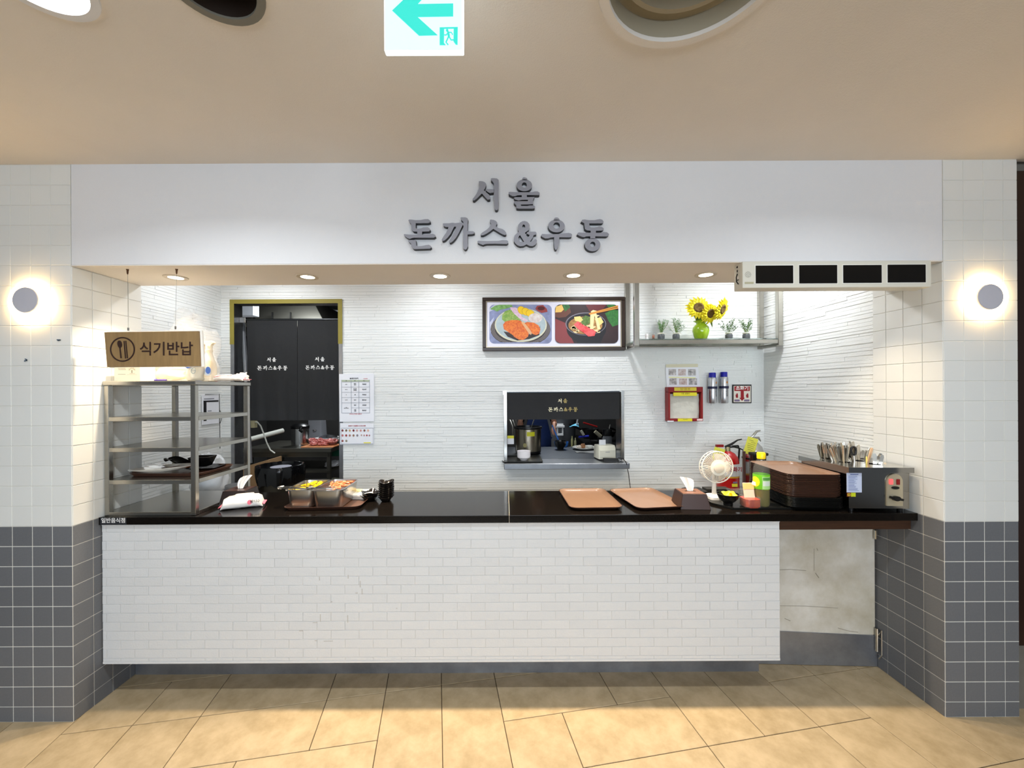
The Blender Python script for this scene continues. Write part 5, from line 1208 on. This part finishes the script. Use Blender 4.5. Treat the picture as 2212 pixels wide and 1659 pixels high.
MB().loft([rr(.11,.10,.02,0,4),rr(.17,.15,.02,.013,4),rr(.164,.144,.02,.013,4),rr(.105,.095,.02,.003,4)]).build('dish', bowl_b, t, smooth=True)
# white bag and grey bin behind the rack
t=thing('white_plastic_bag','full white plastic bag on the ledge behind the rack','bag',(-2.15,2.90,.84)); lump('bag',t,.20,.2,.34,M('bag_white',(228,230,232),.4),17,.16)
t=thing('grey_tub','small grey tub beside the white bag behind the rack','tub',(-1.97,2.90,.84)); MB().lathe([(.055,0),(.065,.13),(.062,.135),(.052,.01),(0,.01)],24).build('tub', M('tub_grey',(130,132,134),.5), t, smooth=True)
tag(box('low_cabinet', (XLW+.02,-1.62,2.72,3.06,0,.838), M('grey_laminate'), None, .003), 'low grey cabinet behind the rack holding the white bag', 'cabinet')

# ------------------------------------------------------------------ left counter items
tissue_box('tissue_box','dark tissue box beside the rack, tissue leaning right',(ctop(508,1090).x-.0,2.40,ZT),math.radians(4),.165,.155,.082,M('box_black_brown',(34,24,22),.35),M('box_top_dark',(70,46,40),.3),(.9,.8,1.1), .030)
tray(tm2,(-1.045,2.375,ZT),math.radians(93),'brown tray under the two steel food pans')
def pan(name, lab, loc, rz, w_, d__, h, rimm):
    t=thing(name,lab,'food pan',loc,rz)
    mb=MB(); mb.k=0
    mb.loft([rr(w_-.045,d__-.045,.03,0,5),rr(w_-.035,d__-.035,.03,.010,5),rr(w_-.020,d__-.020,.03,h-.006,5),rr(w_,d__,.034,h-.004,5),rr(w_,d__,.034,h,5),rr(w_-.020,d__-.020,.03,h,5),rr(w_-.024,d__-.024,.028,h-.010,5),rr(w_-.044,d__-.044,.026,.004,5)]).build('pan', M('pan_steel',(196,194,190),.28,1), t, smooth=True)
    return t
px_=ctop(652,1085)
pa=pan('food_pan','left steel food pan holding yellow pickles',(-1.175,2.38,ZT+.006),math.radians(3),.172,.27,.104,None)
pb=pan('food_pan','right steel food pan holding reddish food',(-1.010,2.37,ZT+.006),math.radians(1),.185,.29,.106,None)
t=thing('yellow_pickles','sliced yellow pickles filling the left steel pan','food',(-1.175,2.38,ZT+.097))
ym=M('pickle_yellow',(248,206,20),.3,var=.08,vscale=30)
R1=random.Random(4)
for k in range(26):
    T=Matrix.Translation((R1.uniform(-.048,.048),R1.uniform(-.10,.09),.0+R1.uniform(0,.010)))@rot3(R1.uniform(-.5,.5),R1.uniform(-.5,.5),R1.uniform(0,6))
    MB().loft([[T@Vector((.020*math.cos(a),.013*math.sin(a),z)) for a in [2*PI*q/10 for q in range(10)]] for z in (-.002,.002)]).build('pickle_slice', ym, t)
t=thing('red_kimchi','reddish shredded kimchi filling the right steel pan','food',(-1.010,2.37,ZT+.095))
rm=M('kimchi_red',(206,100,60),.3,rgb2=(226,150,104),vscale=50)
for k in range(26):
    T=Matrix.Translation((R1.uniform(-.052,.052),R1.uniform(-.11,.10),R1.uniform(0,.012)))@rot3(R1.uniform(-.4,.4),R1.uniform(-.4,.4),R1.uniform(0,6))
    MB().tube([T@Vector((-.024,0,0)),T@Vector((-.008,.006,.005)),T@Vector((.008,-.004,.005)),T@Vector((.024,.004,0))],.0052,6).build('kimchi_piece', rm, t, smooth=True)
for i,(x,y,lab) in enumerate(((-1.215,2.285,'steel tongs resting across the pickle pan'),(-1.04,2.27,'steel tongs resting across the kimchi pan'))):
    t=thing('tongs',lab,'tongs',(x,y,ZT+.114),math.radians(8 if i else 2))
    for e in (-1,1): MB().loft([[(-.065,e*.012-.003,-.001),(-.065,e*.012+.003,-.001),(-.065,e*.012+.003,.006),(-.065,e*.012-.003,.006)],[(.02,e*.020-.004,-.002),(.02,e*.020+.004,-.002),(.02,e*.020+.004,.006),(.02,e*.020-.004,.006)],[(.125,e*.010-.006,-.014),(.125,e*.010+.006,-.014),(.125,e*.010+.006,-.008),(.125,e*.010-.006,-.008)]]).build('arm', steel_b, t)
    MB().tube([(-.066,-.017,.003),(-.082,-.010,.003),(-.088,0,.003),(-.082,.010,.003),(-.066,.017,.003)],.0075,8).build('spring_end', steel_b, t, smooth=True)
# white lidded tub
t=thing('white_lidded_box','translucent white lidded food box right of the steel pans','food box',(-.905,2.49,ZT+.004),math.radians(-4))
MB().loft([rr(.135,.11,.015,0,4),rr(.15,.125,.018,.022,4)]).build('box', M('milk_plastic',(226,222,212),.3), t, smooth=True)
MB().loft([rr(.162,.136,.018,.022,4),rr(.162,.136,.018,.029,4),rr(.142,.116,.016,.036,4)]).build('lid', M('milk_lid',(222,220,214),.25), t, smooth=True)
lump('yellow_food',t,.052,.04,.016,M('pale_food',(246,226,170),.4),5,.15,loc=(-.02,.0,.033))
# black wavy dishes
def wavy(name, lab, loc, rz, w_, h, grp=None):
    t=thing(name,lab,'dish',loc,rz,grp); n=32
    def L(r,z,am): return [(r*math.cos(a)*(1+.10*math.cos(4*a)),r*math.sin(a)*(1+.10*math.cos(4*a)),z+am*math.cos(4*a)) for a in [2*PI*q/n for q in range(n)]]
    MB().loft([L(w_*.24,0,0),L(w_*.30,.003,0),L(w_*.43,h*.66,.002),L(w_*.53,h*.96,.005),L(w_*.535,h,.005),L(w_*.51,h,.005),L(w_*.41,h*.72,.002),L(w_*.24,.006,0)]).build('dish', M('black_glaze',(24,20,18),.12,coat=.5), t, smooth=True); return t
x0=ctop(829,1086).x
for k in range(8): wavy('sauce_dish','topmost black square sauce dish of the tall stack' if k==7 else 'black square sauce dish, '+ORD[7-k]+' from the top of the tall stack',(x0+.001*math.sin(k*2),2.42,ZT+k*.0125),PI/4+.1+(.05 if k==7 else 0),.092,.030,None if k==7 else 'stacked black sauce dishes')
for k in range(3): wavy('sauce_dish',['lower black wavy dish beside the tall dish stack','middle black wavy dish of the low pair beside tall stack','upper tilted black wavy dish beside the tall dish stack'][k],(ctop(796,1082).x+.004*k,2.44,ZT+k*.011),.5+.6*k,.10,.030)
# power cord from the hatch sill
t=thing('power_cord','thin black cord hanging from the hatch sill to the worktop','cord',(0,0,0))
P_=[W(1335,989,3.30),W(1346,990,3.28),W(1353,1000,3.29),W(1358,1025,3.34),W(1361,1050,3.36),W(1364,1072,3.37)]
MB().tube(P_,.0032,7).build('cord', black_pl, t, smooth=True)

# ------------------------------------------------------------------ hatch: worktop and its things
zw=1.040
wk = tag(box('hatch_worktop', (-.30,1.55,YB+.13,4.28,.98,zw-.001), M('worktop_steel',(120,124,130),.38,1,var=.1,vscale=6), None, .003), 'grey steel worktop behind the serving hatch', 'worktop')
box('hatch_step', (-.02,1.0,YB+.121,YB+.129,1.0,zw+.0005), steel_b, wk)
def hw_(px,py): 
    d=(CZ-zw)*F/((py-CY)+ROLL*(px-CX)); return W(px,py,d)
p=hw_(1140,983)
t=thing('black_serving_tray','black serving tray at the hatch front left','tray',(.135,3.49,zw+.001)); MB().loft([rr(.33,.30,.012,0,3),rr(.345,.315,.014,.010,3),rr(.335,.305,.012,.010,3),rr(.32,.29,.01,.003,3)]).build('tray_shell', M('black_tray_in'), t)
t=thing('rice_pot','large steel pot with black rim and yellow label','pot',(.212,3.86,zw)); r=.125
MB().lathe([(0,0),(r*.85,0),(r*.98,.01),(r,.03)],36).build('base', black_pl, t, smooth=True)
MB().lathe([(r,.028),(r*1.0,.05),(r,.235)],36,(0,0,0),False,False).build('body', M('pot_steel',(150,142,126),.25,1), t, smooth=True)
MB().lathe([(r*1.0,.235),(r*1.07,.238),(r*1.09,.247),(r*1.07,.257),(r*.97,.258),(r*.95,.24),(r*.93,.05),(0,.05)],36,(0,0,0),False,False).build('rim', black_pl, t, smooth=True)
arcpatch(t,'yellow_label',-PI/2-.15,-PI/2+.45,.175,.215,r+.0015,M('label_bright_yellow',(222,216,20),.5)); arcpatch(t,'round_badge',-PI/2-.45,-PI/2-.15,.07,.11,r+.0015,M('badge_dull',(160,150,100),.5),True)
MB().tube([(.03,0,.24),(.06,.0,.33)],[.003,.006],8).build('ladle_handle', steel, t)
p=hw_(1132,996)
for k in range(4):
    t=thing('white_bowl',['lowest','second','third','topmost'][k]+' white bowl of the small stack on the black tray','bowl',(p.x,3.46,zw+.004+k*.013),0,'white bowls on the black tray')
    MB().lathe([(0,0),(.030,0),(.032,.006),(.056,.022),(.058,.040),(.0555,.040),(.052,.024),(.028,.008),(0,.008)],28,(0,0,0),False,False).build('bowl', M('melamine_white',(240,236,238),.3), t, smooth=True)
t=thing('black_soup_bowl','black soup bowl at the centre of hatch worktop','bowl',(.556,4.10,zw)); MB().lathe([(0,0),(.032,0),(.034,.012),(.055,.04),(.062,.085),(.058,.085),(.05,.04),(0,.02)],28,(0,0,0),False,False).build('bowl', bowl_b, t, smooth=True)
t=thing('dinner_plate','white plate with food on the hatch worktop','plate',(.80,4.08,zw)); MB().lathe([(0,0),(.07,0),(.125,.022),(.122,.025),(.07,.006),(0,.006)],36,(0,0,0),False,False).build('plate', M('porcelain'), t, smooth=True)
lump('food_white',t,.10,.06,.03,M('food_cream',(236,222,206),.6),5,.2,loc=(-.03,0,.01)); lump('food_brown',t,.045,.04,.045,M('food_brown',(176,120,76),.5,var=.3,vscale=40),6,.2,loc=(-.02,-.02,.014)); lump('rice',t,.07,.06,.03,M('food_white',(240,240,232),.6),7,.1,loc=(.055,0,.01))
t=thing('paper_napkin','thin grey paper in front of the dinner plate','paper',(.80,3.90,zw)); MB().sheet(lambda u,v:((u-.5)*.25,(v-.5)*.12+.01*math.sin(9*u),.002+.003*math.sin(7*u+3*v)),14,6).build('sheet', M('paper_grey',(170,170,168),.6), t, smooth=True)
a=hw_(1309,992)
t=thing('receipt_printer','white receipt printer with paper slip at hatch right','printer',(.862,3.50,zw),math.radians(8))
MB().loft([rr(.155,.13,.01,0.012,3),rr(.155,.13,.012,.105,3),rr(.150,.12,.02,.125,3)]).build('housing', M('printer_cream',(218,216,198),.45), t, smooth=True)
box('front_panel',(-.068,.068,-.069,-.064,.028,.088), M('printer_panel',(206,204,188),.5), t, .001); box('base',(-.075,.075,-.06,.06,0,.014), black_m, t)
box('paper_slip',(-.050,.010,.0,.0012,.12,.170), paper, t); box('logo_plate',(-.02,.02,-.0698,-.069,.07,.0745), M('grey_print'), t)
t=thing('power_brick','black power brick in front of the receipt printer','adapter',(.885,3.385,zw),math.radians(-8)); MB().loft([rr(.13,.045,.008,0,3),rr(.125,.04,.008,.026,3)]).build('brick', black_m, t, smooth=True); MB().tube([(-.06,0,.012),(-.09,.02,.005),(-.08,.05,.004)],.006,8).tube([(.06,0,.010),(.10,-.03,.003)],.004,8).build('cable', black_pl, t)
t=thing('paper_note','yellow and white note stuck at hatch left side','note',(.012,3.50,1.25)); box('white_note',(-.002,.055,0,.001,-.075,-.025), paper, t); box('yellow_note',(-.002,.055,-.0012,-.0002,-.025,.0), yellow, t)
# behind the hatch
ks0=M('kitchen_steel',(110,108,100),.4,.9)
t=thing('grey_bin','tall grey waste bin with white handle behind the hatch','bin',(.74,5.62,0)); MB().lathe([(0,0),(.20,0),(.225,.9),(.24,1.24),(.245,1.27),(.22,1.27),(.18,.05),(0,.05)],32,(0,0,0),False,False).build('body', M('bin_grey',(96,98,102),.45,.3), t, smooth=True)
bar4((-.06,.03,1.03,1.19),(-.04,.01,1.06,1.15),-.26,-.23,MB()).build('handle', M('handle_white',(220,220,220),.4), t, .004); box('handle_bar',(-.075,.045,-.27,-.24,1.14,1.17), M('handle_white'), t, .004)
t=thing('gas_range','black gas range with pans seen through the hatch','range',(1.35,5.2,0)); gm=M('range_black',(20,20,21),.35)
mb=MB(); mb.hexa([(-.35,-.55,0),(.95,-.9,0),(.95,.7,0),(-.35,.7,0)],[(-.35,-.55,.98),(.95,-.9,.98),(.95,.7,.98),(-.35,.7,.98)]).build('body', gm, t, .01)
for k in range(3):
    mb=MB(); [mb.tube([(-.2+k*.4+.12*math.cos(a),-.3+.12*math.sin(a),.985),(-.2+k*.4+.12*math.cos(a),-.3+.12*math.sin(a),1.03)],.008,6) for a in (0,1.57,3.14,4.71)]; mb.tube([(-.2+k*.4+.12*math.cos(a*.393),-.3+.12*math.sin(a*.393),1.03) for a in range(17)],.008,6,False).build('burner_grate', gm, t)
for k in range(5): MB().tube([(-.25+k*.22,-.60-k*.06,.86),(-.25+k*.22,-.66-k*.06,.86)],.028,14).build('knob', M('knob_yellowish',(196,186,120),.4), t)
for i,(x,y,z,r_,h_,c_,lab) in enumerate(((1.05,5.0,1.04,.11,.12,(34,34,36),'dark saucepan at the range left front'),(1.28,5.2,1.04,.15,.07,(40,38,36),'dark frying pan in the middle of the range'),(1.52,4.9,1.04,.12,.10,(48,46,44),'dark pan nearest the hatch on the range'))):
    t=thing('saucepan',lab,'pan',(x,y,z)); MB().lathe([(0,0),(r_*.8,0),(r_,h_),(r_*.95,h_),(r_*.75,.01),(0,.01)],24,(0,0,0),False,False).build('pan', M('pan_dark_%d'%i,c_,.3,.6), t, smooth=True); MB().tube([(-r_,0,h_*.9),(-r_-.16,-.05,h_*1.5)],.012,8).build('handle', black_pl, t)
for i,(px,py,w_,h_,c_,lab,d_) in enumerate(((1236,955,8,26,(176,172,120),'left pale slim bottle low behind the hatch',5.0),(1243,958,8,24,(186,182,140),'right pale slim bottle low behind the hatch',5.0))):
    p=W(px,py,d_); k=d_/F; t=thing('slim_bottle',lab,'bottle',(p.x,d_,p.z-h_*k/2)); MB().lathe([(0,0),(w_*k*.32,0),(w_*k*.32,h_*k*.7),(w_*k*.15,h_*k*.85),(w_*k*.15,h_*k),(0,h_*k)],16).build('bottle', M('bottle_pale_%d'%i,c_,.3), t, smooth=True)
for (x0,y0,x1,y1,r_,c_,lab,nm,d_) in ((1260,913,1290,922,.010,(150,26,24),'red handled utensil above the gas range','utensil',5.0),(1272,942,1250,944,.012,(40,50,180),'blue handle lying across the range pans','utensil',4.9),(1248,906,1246,918,.010,(190,190,192),'thin white rod in front of the grey bin','rod',4.9),(1285,932,1298,943,.022,(170,164,140),'pale bowl of utensils near the range right side','bowl',4.8),(1255,930,1261,940,.016,(190,186,170),'pale ladle head among the dark pans','ladle',4.9)):
    a_,b_=W(x0,y0,d_),W(x1,y1,d_); t=thing('kitchen_'+nm,lab,nm,a_); MB().tube([(0,0,0),b_-a_],r_,8).build('handle', M('kc_%d_%d_%d'%c_,c_,.4), t, smooth=True)
low=tag(box('small_cabinet',(.72,.97,4.93,5.08,0,W(1240,968,5.0).z-.001),ks0,None,.003),'low dark cabinet carrying two slim bottles behind hatch','cabinet')
p=W(1240,922,4.9); t=thing('blue_scoop','light blue plastic scoop above the dark pans','scoop',p); MB().sheet(lambda u,v:((u-.5)*.11,(v-.5)*.05,.015*math.sin(PI*u)+.05*u*u*v),8,5).build('scoop', M('light_blue_plastic',(110,190,220),.4), t, smooth=True)
p=W(1312,945,4.3); t=thing('hand_blender','grey kitchen appliance with dark head behind the printer','appliance',p); MB().lathe([(.03,-.12),(.05,-.10),(.05,.0),(.04,.02)],20).build('body', M('appliance_grey',(116,118,122),.4), t, smooth=True); MB().lathe([(.045,.02),(.05,.03),(.05,.09),(.0,.10)],20).build('head', black_pl, t, smooth=True); MB().tube([(.02,0,.09),(.03,0,.14)],.006,8).build('stem', steel, t)
for i,(x0,x1) in enumerate(((1098,1108),(1104,1112),(1112,1113))):
    a_,b_=W(x0,900,4.6),W(x1,945,4.4); t=thing('gas_hose',['left','middle','right'][i]+' grey hose hanging left of the cook','hose',a_); MB().tube([(0,0,0),(b_-a_)*.5+Vector((.02,0,0)),b_-a_],.012,8).build('hose', M('hose_grey',(120,118,112),.3,.7), t, smooth=True)

# ------------------------------------------------------------------ the cook behind the hatch
def person():
    x0,y0=.355,4.62
    V=[('pelvis',0,0,.98,.15,.11),('waist',0,0,1.14,.13,.10),('chest',0,-.01,1.34,.15,.11),('neckb',0,0,1.50,.07,.07),('neck',0,-.01,1.56,.055,.055),('head',0,-.02,1.66,.085,.095),('crown',0,-.02,1.75,.07,.08),
       ('shL',-.17,0,1.46,.055,.055),('elL',-.235,-.02,1.20,.042,.042),('wrL',-.215,-.20,1.235,.028,.026),('pmL',-.19,-.27,1.205,.030,.020),
       ('shR',.17,0,1.46,.055,.055),('elR',.24,.02,1.24,.042,.042),('wrR',.215,-.13,1.27,.028,.026),('pmR',.205,-.19,1.215,.028,.020),
       ('hpL',-.09,0,.92,.085,.09),('knL',-.10,-.01,.50,.058,.058),('anL',-.10,.02,.09,.038,.04),('toL',-.10,-.14,.04,.035,.03),
       ('hpR',.09,0,.92,.085,.09),('knR',.10,-.01,.50,.058,.058),('anR',.10,.02,.09,.038,.04),('toR',.10,-.14,.04,.035,.03)]
    Ed=[('pelvis','waist'),('waist','chest'),('chest','neckb'),('neckb','neck'),('neck','head'),('head','crown'),('neckb','shL'),('shL','elL'),('elL','wrL'),('wrL','pmL'),('neckb','shR'),('shR','elR'),('elR','wrR'),('wrR','pmR'),('pelvis','hpL'),('hpL','knL'),('knL','anL'),('anL','toL'),('pelvis','hpR'),('hpR','knR'),('knR','anR'),('anR','toR')]
    for s,pm_,dx in (('L','pmL',1),('R','pmR',-1)):
        px,py,pz=[v[1:4] for v in V if v[0]==pm_][0]
        for k,(fx,fz,L) in enumerate(((.022,0,.045),(.008,-.006,.05),(-.008,-.010,.047),(-.022,-.012,.038))):
            V.append((f'f{s}{k}a',px+fx*.8*dx,py-.022,pz-.014+fz*.3,.0095,.0095)); V.append((f'f{s}{k}b',px+fx*dx,py-.035,pz-.014+fz-L*.55,.0085,.0085)); V.append((f'f{s}{k}c',px+fx*dx,py-.022,pz-.014+fz-L,.0075,.0075))
            Ed+= [(pm_,f'f{s}{k}a'),(f'f{s}{k}a',f'f{s}{k}b'),(f'f{s}{k}b',f'f{s}{k}c')]
        V.append((f't{s}a',px+.030*dx,py+.006,pz-.014,.010,.010)); V.append((f't{s}b',px+.034*dx,py-.018,pz-.04,.0085,.0085)); Ed+=[(pm_,f't{s}a'),(f't{s}a',f't{s}b')]
    idx={v[0]:i for i,v in enumerate(V)}
    me=bpy.data.meshes.new('body'); me.from_pydata([v[1:4] for v in V],[(idx[a],idx[b]) for a,b in Ed],[])
    o=bpy.data.objects.new('body',me); COL.objects.link(o)
    sk_=o.modifiers.new('skin','SKIN')
    for i,v in enumerate(V): me.skin_vertices[0].data[i].radius=(v[4],v[5])
    me.skin_vertices[0].data[0].use_root=True
    sb=o.modifiers.new('sub','SUBSURF'); sb.levels=2; sb.render_levels=2
    m2=bpy.data.meshes.new_from_object(o.evaluated_get(bpy.context.evaluated_depsgraph_get())); bpy.data.objects.remove(o)
    root=thing('person','cook in a navy apron, hands seen through the hatch','person',(x0,y0,0))
    b=bpy.data.objects.new('body',m2); COL.objects.link(b); b.parent=root
    for m in (M('skin',(206,150,122),.5),M('shirt_black',(22,22,26),.8),M('trousers_dark',(30,30,36),.8),M('hair_black',(18,15,14),.5),M('shoe_black',(16,16,16),.5)): m2.materials.append(m)
    for p in m2.polygons:
        c=p.center; p.use_smooth=True
        if c.z<.12: p.material_index=4
        elif c.z<1.0 and abs(c.x)<.2: p.material_index=2
        elif c.z>1.54: p.material_index=3 if (c.z>1.70 or c.y>.0) else 0
        elif abs(c.x)>.17 and (c.y<-.05 or c.z<1.26): p.material_index=0
        elif abs(c.x)>.19 and c.z<1.33: p.material_index=0
        else: p.material_index=1
    # face
    for e in (-1,1): MB().lathe([(0,0),(.007,.002),(0,.004)],10,(0,0,0)).build('eye', ink, b, loc=(e*.03,-.113,1.665)); MB().lathe([(0,-.025),(.008,-.02),(.010,.01),(0,.025)],8,(0,0,0)).build('ear', M('skin'), b, loc=(e*.088,-.01,1.655))
    MB().loft([[(-.008,0,0),(.008,0,0),(0,-.004,.03)],[(-.010,-.016,-.004),(.010,-.016,-.004),(0,-.012,0)]]).build('nose', M('skin'), b, loc=(0,-.108,1.635)); box('mouth',(-.02,.02,-.003,.003,-.003,.003),M('lips',(160,84,78),.5),b,loc=(0,-.112,1.61))
    nv=M('navy_cloth',(24,46,96),.8,var=.25,vscale=6,bump=.3,bscale=12)
    mb=MB(); n=18
    def ap(u,v,dy=0):
        z=.55+.85*v; w_=.185 if z<1.12 else .185-(z-1.12)*.30; x=(u-.5)*2*w_; a=x/.20
        return (x,-.155+.10*(abs(a)**2.2)+.012*math.sin(u*14)*(1-v)-(.0)+dy-(.02 if z<1.05 else 0)*(1-abs(a)),z)
    mb.sheet(lambda u,v:ap(u,v),n,20).sheet(lambda u,v:ap(1-u,v,.006),n,20).build('apron', nv, root, smooth=True, fix=False)
    mb=MB(); mb.tube([(-.19,-.06,1.10),(-.15,.09,1.10),(0,.135,1.10),(.15,.09,1.10),(.19,-.06,1.10)],.010,6).tube([(-.09,-.12,1.38),(-.07,.0,1.53),(0,.075,1.53),(.07,.0,1.53),(.09,-.12,1.38)],.009,6).build('apron_strap', nv, root, smooth=True)
    root.scale=(.86,1,1)
    return root
person()
a_,b_=W(1195,924,4.36),W(1206,950,4.33)
t=thing('blue_ladle','blue ladle held in the right hand of the cook','ladle',a_)
v=b_-a_; MB().tube([(-.01,0,.03),(0,0,0),v*.6,v],[.006,.007,.008,.008],8).build('handle', M('blue_ladle',(60,120,200),.35), t, smooth=True)
MB().lathe([(0,-.06),(.045,-.05),(.07,-.02),(.078,.02),(.074,.02),(.066,-.018),(.04,-.045),(0,-.054)],24,(v.x+.03,v.y-.02,v.z-.04),False,False).build('ladle_bowl', M('blue_ladle'), t, smooth=True)
# ------------------------------------------------------------------ kitchen through the doorway
t=thing('steel_table','dark steel kitchen table with lower shelves behind the doorway','table',(-2.9,5.7,0)); ks=M('kitchen_steel',(110,108,100),.4,.9)
box('table_top',(-.60,.58,-.42,.45,.835,.89), ks, t, .004); box('apron_rail',(-.55,.52,-.38,-.36,.77,.835), ks, t)
for x in (-.55,.50):
    for y in (-.37,.38): box('leg',(x,x+.045,y,y+.045,0,.835), ks, t)
for z in (.28,.56): box('lower_shelf',(-.55,.54,-.38,.42,z,z+.03), ks, t)
px=lambda X_,d_: (X_-CX)*d_/F
t=thing('thermos_pot','shiny steel stock pot on kitchen table','pot',(px(648,5.6),5.6,.89)); MB().lathe([(0,0),(.115,0),(.115,.24),(0,.24)],28).build('body', M('pot_shine',(190,190,190),.2,1), t, smooth=True); MB().lathe([(.118,.235),(.12,.27),(.08,.30),(0,.31)],28).build('lid', black_pl, t, smooth=True); MB().tube([(.07,-.1,.27),(.07,-.14,.22),(.09,-.12,.20)],.02,8).build('handle', black_pl, t, smooth=True)
t=thing('grey_machine','grey kitchen machine behind the steel pot','machine',(px(672,5.85),5.95,.89)); MB().hexa([(-.10,0,0),(.10,0,0),(.10,.2,0),(-.10,.2,0)],[(-.11,.03,.34),(.08,.03,.34),(.08,.2,.34),(-.11,.2,.34)]).build('housing', M('machine_grey',(150,152,158),.4), t, .005); MB().lathe([(0,0),(.028,0),(.028,.01),(0,.014)],16,(0,0,0)).build('dial', steel_b, t, loc=(0.0,.0,.17))
t=thing('orange_board','orange cutting board under the raw meat','cutting board',(px(702,5.5),5.5,.89)); box('board',(-.26,.18,-.16,.16,0,.014), M('orange_plastic',(230,106,66),.4), t, .004)
mm=M('raw_meat',(200,98,96),.35,rgb2=(232,160,150),vscale=30)
t=thing('raw_meat','heap of pink raw meat pieces on the orange board','meat',(px(697,5.5),5.5,.904)); R1=random.Random(8)
for k in range(16): lump('meat_piece',t,R1.uniform(.08,.14),R1.uniform(.06,.10),R1.uniform(.04,.06),mm,k,.35,10,loc=(R1.uniform(-.17,.14),R1.uniform(-.06,.08),max(0,R1.uniform(-.01,.05))))
t=thing('glass_pan_cover','clear rimmed glass pan cover stacked behind the meat','lid',(px(705,5.85),5.9,.96)); MB().lathe([(.0,.05),(.08,.035),(.15,0),(.16,0),(.16,.006),(.14,.01)],28,(0,0,0),False,False).build('lid', M('lid_steel',(170,172,176),.15,1), t, smooth=True)
t=thing('white_platter','white oval platter behind the raw meat','platter',(px(718,5.75),5.78,.93)); MB().lathe([(0,0),(.14,.01),(.26,.04),(.255,.044),(.14,.014),(0,.006)],28,sy=.7,cap0=False,cap1=False).build('platter', M('porcelain'), t, smooth=True)
t=thing('kitchen_bin','round bin lined with a shiny black plastic bag','bin',(px(604,4.62),4.62,0)); r=.235
MB().lathe([(0,0),(r*.85,0),(r*.95,.72),(0,.72)],32).build('body', M('bin_steel',(96,90,78),.35,.9), t, smooth=True)
n=48; mb=MB(); R1=random.Random(2); rr_=[R1.uniform(-.012,.012) for _ in range(n)]
mb.loft([[((rad+rr_[k]*w_)*math.cos(2*PI*k/n),(rad+rr_[k]*w_)*math.sin(2*PI*k/n),z+rr_[(k*3)%n]*w_) for k in range(n)] for rad,z,w_ in ((r*1.02,.60,1.8),(r*1.08,.68,1.3),(r*1.1,.76,.8),(r*1.06,.80,.2),(r*.97,.80,.1),(r*.93,.77,0),(0,.77,0))],False,False).build('liner_bag', M('bag_black',(14,14,16),.15,coat=.5), t, smooth=True)
t=thing('white_dish_on_bin','pale round dish lying inside the black bin rim','dish',(px(606,4.6),4.60,.772)); MB().lathe([(0,0),(.10,0),(.11,.01),(0,.012)],28).build('dish', M('dish_grey',(176,174,184),.3), t, smooth=True)
t=thing('white_pipe','white plastic pipe slanting up in the dark kitchen','pipe',W(540,949,4.9)); v=W(611,930,5.3)-W(540,949,4.9); MB().tube([(0,0,0),v],.030,14).build('pipe', M('pipe_white',(206,206,196),.4), t, smooth=True)
a_=W(549,912,3.6); t=thing('white_cable','thin white cable hanging from a wall socket','cable',a_); MB().tube([W(x,y,3.6)-a_ for x,y in ((549,912),(556,912),(563,920),(570,938),(577,958),(584,972),(594,979))],.006,8).build('cable', M('pipe_white'), t, smooth=True); box('socket',(-.064,.01,-.01,.03,-.05,.02), M('socket_cream',(200,190,150),.5), t)
t=thing('cardboard_box','open brown cardboard box beside the kitchen bin','box',(px(560,5.1),5.1,.0)); MB().hexa([(-.28,-.15,0),(.2,-.15,0),(.2,.15,0),(-.28,.15,0)],[(-.28,-.15,.66),(.2,-.15,.80),(.2,.15,.80),(-.28,.15,.66)]).build('box', M('cardboard',(176,138,98),.8), t, .003)
for i,(x,y,z,w_,h_,c_,lab) in enumerate(((722,5.55,.593,.20,.08,(196,196,200),'pale plastic sack on the upper shelf of kitchen table'),(722,5.6,.313,.20,.10,(206,204,180),'cream sack on the lower shelf of kitchen table'),(719,5.2,.0,.22,.22,(176,184,200),'pale blue-grey sack on the floor by table leg'))):
    t=thing('food_sack',lab,'sack',(px(x,y)-.03,y,z+.003)); lump('sack',t,w_*.9,.26,h_,M('sack_%d'%i,c_,.4),30+i,.15)
t=thing('green_box','dark green flat box on the kitchen shelf','box',(px(728,5.9),5.9,.70)); box('box',(-.15,.10,-.1,.1,0,.10), M('green_box',(20,96,70),.5), t, .003)
t=thing('hood','dark steel extractor hood above the kitchen doorway view','hood',(px(620,4.6),4.7,2.36)); MB().hexa([(-.8,-.3,0),(.55,-.3,0),(.55,.8,0),(-.8,.8,0)],[(-.8,-.1,.34),(.30,-.1,.34),(.30,.8,.34),(-.8,.8,.34)]).build('canopy', ks, t, .003)
for k in range(4): box('filter_slat',(-.45+k*.20,-.44+k*.20,-.31,-.29,.04,.16), M('dim_steel',(70,70,70),.3,1), t)
t=thing('hood_lamp','pale glowing lamp box high in the kitchen doorway','lamp',(px(528,4.2),4.2,2.50)); box('lamp_box',(-.10,.13,-.05,.05,-.06,.06), M('lamp_box',(190,196,204),.3,.6,emit=.25), t, .004); MB().tube([(0,0,.06),(0,0,.22)],.008,8).build('hanger', ks, t)
